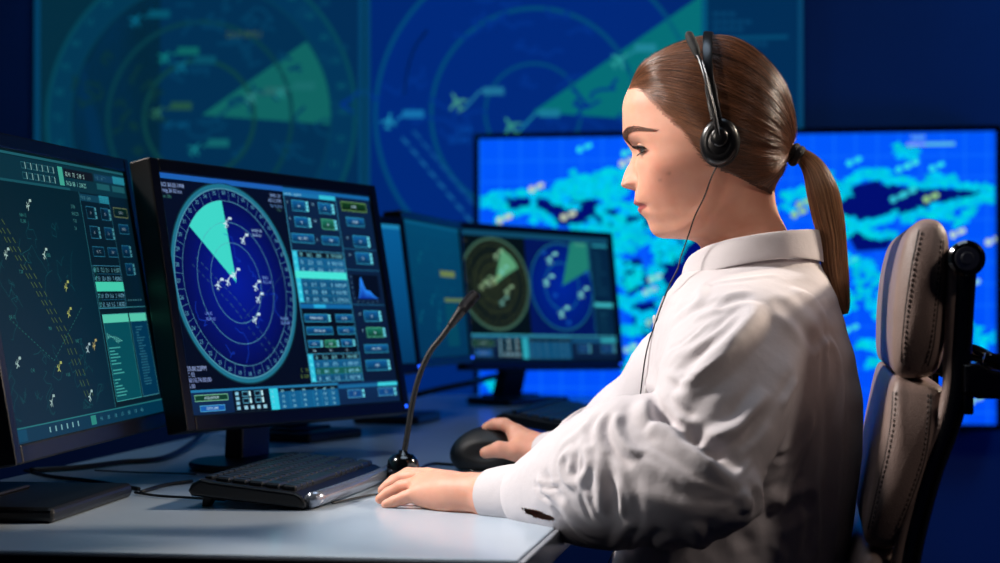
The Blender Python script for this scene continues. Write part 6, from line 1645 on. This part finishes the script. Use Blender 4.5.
# ---------------------------------------------------------------- headset (worn, but a thing of its own)
hs = thing('headset', 'black headset with a folded-up microphone arm on the woman\'s head', 'headset', HW(723.5, 149, -76), -TH)
def ellipse_disc(bm, c, rx, ry, prof, side, tilt=.12, n=48):
    """prof: (scale, outward l) rings about centre c"""
    rings = []
    for s_, l in prof:
        ring = []
        for k in range(n):
            a = 2 * math.pi * k / n; x, y = rx * s_ * math.cos(a), ry * s_ * math.sin(a)
            ring.append(bm.verts.new(HW(c[0] + x * math.cos(tilt) - y * math.sin(tilt), c[1] + x * math.sin(tilt) + y * math.cos(tilt), side * (l + .06 * x))))
        rings.append(ring)
    for a, b in zip(rings, rings[1:]):
        for k in range(n): bm.faces.new([a[k], a[(k + 1) % n], b[(k + 1) % n], b[k]])
    bm.faces.new(rings[0][::-1]); bm.faces.new(rings[-1])
M_foam = mat('black_ear_cushion', (12, 12, 13), .75, bump=.5, bscale=900)
M_hs = mat('headset_shell', (14, 14, 16), .30, spec=.5)
for side in (-1, 1):
    bm = bmesh.new(); ellipse_disc(bm, (723.5, 149), 19.5, 24, [(.8, 64), (.97, 65), (1.0, 68.5), (.99, 72.5), (.93, 75), (.7, 75.5)], side); from_bm('ear_cushion', bm, M_foam, hs, world=True)
    bm = bmesh.new(); ellipse_disc(bm, (723.2, 148.6), 18.3, 22.6, [(.9, 73), (1.0, 74.5), (1.0, 77.5), (.95, 79.6), (.82, 81.4), (.62, 82.6), (.585, 82.3), (.55, 82.5), (.4, 83.2), (.2, 83.6)], side); from_bm('ear_cup', bm, M_hs, hs, True, math.radians(50), world=True)
band = [(722, 133, -79), (718.5, 117, -78.5), (715, 100, -77), (712.5, 80, -72), (711, 62, -61), (710, 48.5, -43.5), (709, 38.5, -18.5), (709, 35.6, 0), (709, 38.5, 18.5), (710, 48.5, 43.5), (711, 62, 61), (712.5, 80, 72), (715, 100, 77), (718.5, 117, 78.5), (722, 133, 79)]
def strap(name, path, hw, th, m, parent):
    bm = bmesh.new(); sp_ = spline([Vector(p) for p in path], 6); prev = None; N = len(sp_)
    for i, q in enumerate(sp_):
        tn = (sp_[min(i + 1, N - 1)] - sp_[max(i - 1, 0)]).normalized()
        wdir = Vector((1, .12, 0)); wdir = (wdir - tn * wdir.dot(tn)).normalized(); nrm = wdir.cross(tn).normalized()
        if nrm.dot(Vector((q.x - 708, q.y - 120, q.z))) < 0: nrm = -nrm
        w_ = hw(i / (N - 1)) if callable(hw) else hw
        sec = [(-w_, -th), (-w_, th * .6), (-w_ * .7, th), (w_ * .7, th), (w_, th * .6), (w_, -th)]
        ring = [bm.verts.new(HW(*(q + wdir * a + nrm * (b + 2)))) for a, b in sec]
        if prev:
            for k in range(6): bm.faces.new([prev[k], prev[(k + 1) % 6], ring[(k + 1) % 6], ring[k]])
        else: bm.faces.new(ring[::-1])
        prev = ring
    bm.faces.new(prev)
    return from_bm(name, bm, m, parent, True, math.radians(40), world=True)
strap('headband', band, 4.6, 1.6, M_hs, hs)
for s_ in (-1, 1): strap('band_slider', [(x, y, s_ * abs(l) * 1.0) for x, y, l in ((720.6, 127, 80.5), (717.5, 112, 79), (714.5, 95, 75))], 5.6, 2.4, M_hs, hs)
boom = [(722, 143, -87), (719, 124, -87.5), (714, 104, -86.5), (709.5, 86, -81), (704.5, 70, -71), (700, 60, -64)]
tube('microphone_boom', [HW(*p) for p in boom], [1.9 * UR, 1.6 * UR, 1.6 * UR, 1.8 * UR, 2.2 * UR], M_hs, hs, 10)
tube('boom_wire', [HW(x + 2.2, y, l - 1.6) for x, y, l in boom[:-1]], .5 * UR, mat('grey_wire', (120, 122, 128), .3, metal=.6), hs, 8)
tube('microphone_tip', [HW(702, 66, -67), HW(700, 59, -64), HW(696, 50, -59), HW(693, 43, -55), HW(691.5, 40, -53)], [2.5 * UR, 4.3 * UR, 4.9 * UR, 4.4 * UR, 2.2 * UR], M_foam, hs, 14)
bm = bmesh.new(); ellipse_disc(bm, (723.5, 145), 8.2, 9, [(1, 82), (1, 87), (.8, 88.5), (.3, 89)], -1); from_bm('boom_pivot', bm, M_hs, hs, True, math.radians(50), world=True)
tube('cable', [HW(721, 171, -74), HW(715, 183, -72), HW(708, 201, -67), HW(699, 218, -60), HW(693, 234, -54), HW(688, 248, -52), HW(684.5, 258, -53), HW(681.5, 270, -56), HW(674, 285, -58), HW(663, 312, -50), HW(657, 326, -38), HW(651, 342, -30), HW(646, 362, -22), HW(641, 400, -20), HW(632, 470, -20), HW(622, 530, -24), HW(610, 562, -30)], [.75 * UR] * 16, M_cable, hs, 8)

# ---------------------------------------------------------------- mouse under the right hand
mc = J(489, 449, .43); ms = thing('computer_mouse', 'large black ergonomic mouse under the woman\'s right hand', 'mouse', (mc[0], mc[1], DESK_Z), -TH)
ex, ey, ez = RF(1, 0, 0), RF(0, 1, 0), Vector((0, 0, 1))
mz = DESK_Z
def mouse_fn(X):
    c = Vector(mc); c.z = DESK_Z
    tl = Vector((ex * .10 + ez)).normalized()
    d = d_ell(X, tuple(c + ez * .022 - ex * .004), [tuple(ex), tuple(ey), tuple(ez)], [.050, .036, .030])
    d = smin(d, d_ell(X, tuple(c + ez * .034 - ex * .002 + ey * .006), [tuple(ex), tuple(ey), tuple(ez)], [.034, .022, .027]), .022)
    g = d_ell(X, tuple(c + ez * .030 + ex * .004 - ey * .050), [tuple(ex), tuple(ey), tuple(ez)], [.040, .024, .016])
    d = -smin(-d, g, .008)
    return np.maximum(d, DESK_Z + .0015 - X[..., 2])
V, F = shell_mesh(mouse_fn, [mc], .09, .002, 2)
mesh_obj('shell', V, [tuple(int(i) for i in f) for f in F], mat('mouse_rubber', (16, 17, 19), .5, bump=.1, bscale=1500), ms, True)
c = Vector(mc); c.z = DESK_Z
bm = bmesh.new(); q = c + ez * .044 - ex * .034 + ey * .010; bm_tube(bm, [q - ey * .0035, q + ey * .0035], .0075, 20); from_bm('scroll_wheel', bm, M_gloss, ms, world=True)
bm = bmesh.new(); pts = [c + ez * (.006 + .002 * math.sin(a)) + ex * .046 * math.cos(a) * .96 + ey * .033 * math.sin(a) for a in np.linspace(0, 2 * math.pi, 40)]; bm_tube(bm, pts, .0016, 8); from_bm('base_trim', bm, M_gloss, ms, world=True)
# ================================================================ camera and lamps
cd = bpy.data.cameras.new('camera'); cam = bpy.data.objects.new('camera', cd); COL.objects.link(cam)
cam.location = (0, 0, CAM_Z); cam.rotation_euler = (math.pi / 2 + PITCH, 0, 0)
cd.lens = FPX / 1000 * 36.0; cd.sensor_width = 36.0; cd.clip_start = .05
cd.dof.use_dof = True; cd.dof.focus_distance = 2.08; cd.dof.aperture_fstop = 4.5
SC.camera = cam
def lamp(name, kind, loc, target, power, col, size=.3, spot=None, blend=.3):
    d = bpy.data.lights.new(name, kind); d.energy = power; d.color = lin(col)[:3]
    if kind == 'AREA': d.shape = 'DISK'; d.size = size
    else: d.shadow_soft_size = size
    if kind == 'SPOT': d.spot_size = spot; d.spot_blend = blend
    o = bpy.data.objects.new(name, d); COL.objects.link(o); o.location = loc
    v = (Vector(target) - Vector(loc)).normalized(); o.rotation_euler = v.to_track_quat('-Z', 'Y').to_euler()
    return o
HEADP = PD(690, 160, 2.04)
lamp('key_spot', 'SPOT', RF(-1.75, 1.84, 2.25), HEADP + Vector((-.0, 0, -.17)), 290, (255, 248, 242), .15, math.radians(34), .4)
lamp('back_spot', 'SPOT', RF(2.0, 3.2, 2.4), HEADP + Vector((.1, 0, -.1)), 420, (255, 236, 214), .12, math.radians(17), .5)
lamp('side_spot', 'SPOT', RF(1.75, .75, 2.6), HEADP + Vector((.24, 0, -.25)), 48, (255, 238, 226), .15, math.radians(20), .6)
lamp('face_spot', 'SPOT', RF(-1.5, .4, 1.62), HEADP + Vector((-.03, 0, .045)), 84, (255, 240, 228), .2, math.radians(9.5), .5)
lamp('hand_spot', 'SPOT', RF(-1.25, .5, 1.75), Q(580, 476, -.10), 17, (255, 248, 244), .15, math.radians(12), .8)
lamp('ceiling_fill', 'AREA', RF(-.3, 2.2, 2.85), RF(-.3, 2.2, 0), 12, (200, 222, 245), 1.2)  # unseen overhead area light, added as ambient fill for the shirt's dark side
lamp('blue_wash', 'AREA', RF(1.3, 3.9, 2.6), RF(1.5, D_WALL, .9), 12, (30, 150, 255), .8)
lamp('blue_floor_wash', 'AREA', RF(2.0, 4.4, .9), RF(1.25, D_WALL, .5), 9, (20, 95, 255), .5)
lamp('blue_wash', 'AREA', RF(-1.6, 3.9, 2.6), RF(-1.6, D_WALL, .9), 5, (30, 150, 255), .8)
w = bpy.data.worlds.new('room_air'); SC.world = w; w.use_nodes = True
w.node_tree.nodes['Background'].inputs['Color'].default_value = (.02, .05, .2, 1); w.node_tree.nodes['Background'].inputs['Strength'].default_value = .05
SC.view_settings.view_transform = 'Standard'; SC.view_settings.look = 'None'
SC.view_settings.exposure = 0.0; SC.view_settings.gamma = 1.0; SC.view_settings.use_curve_mapping = False
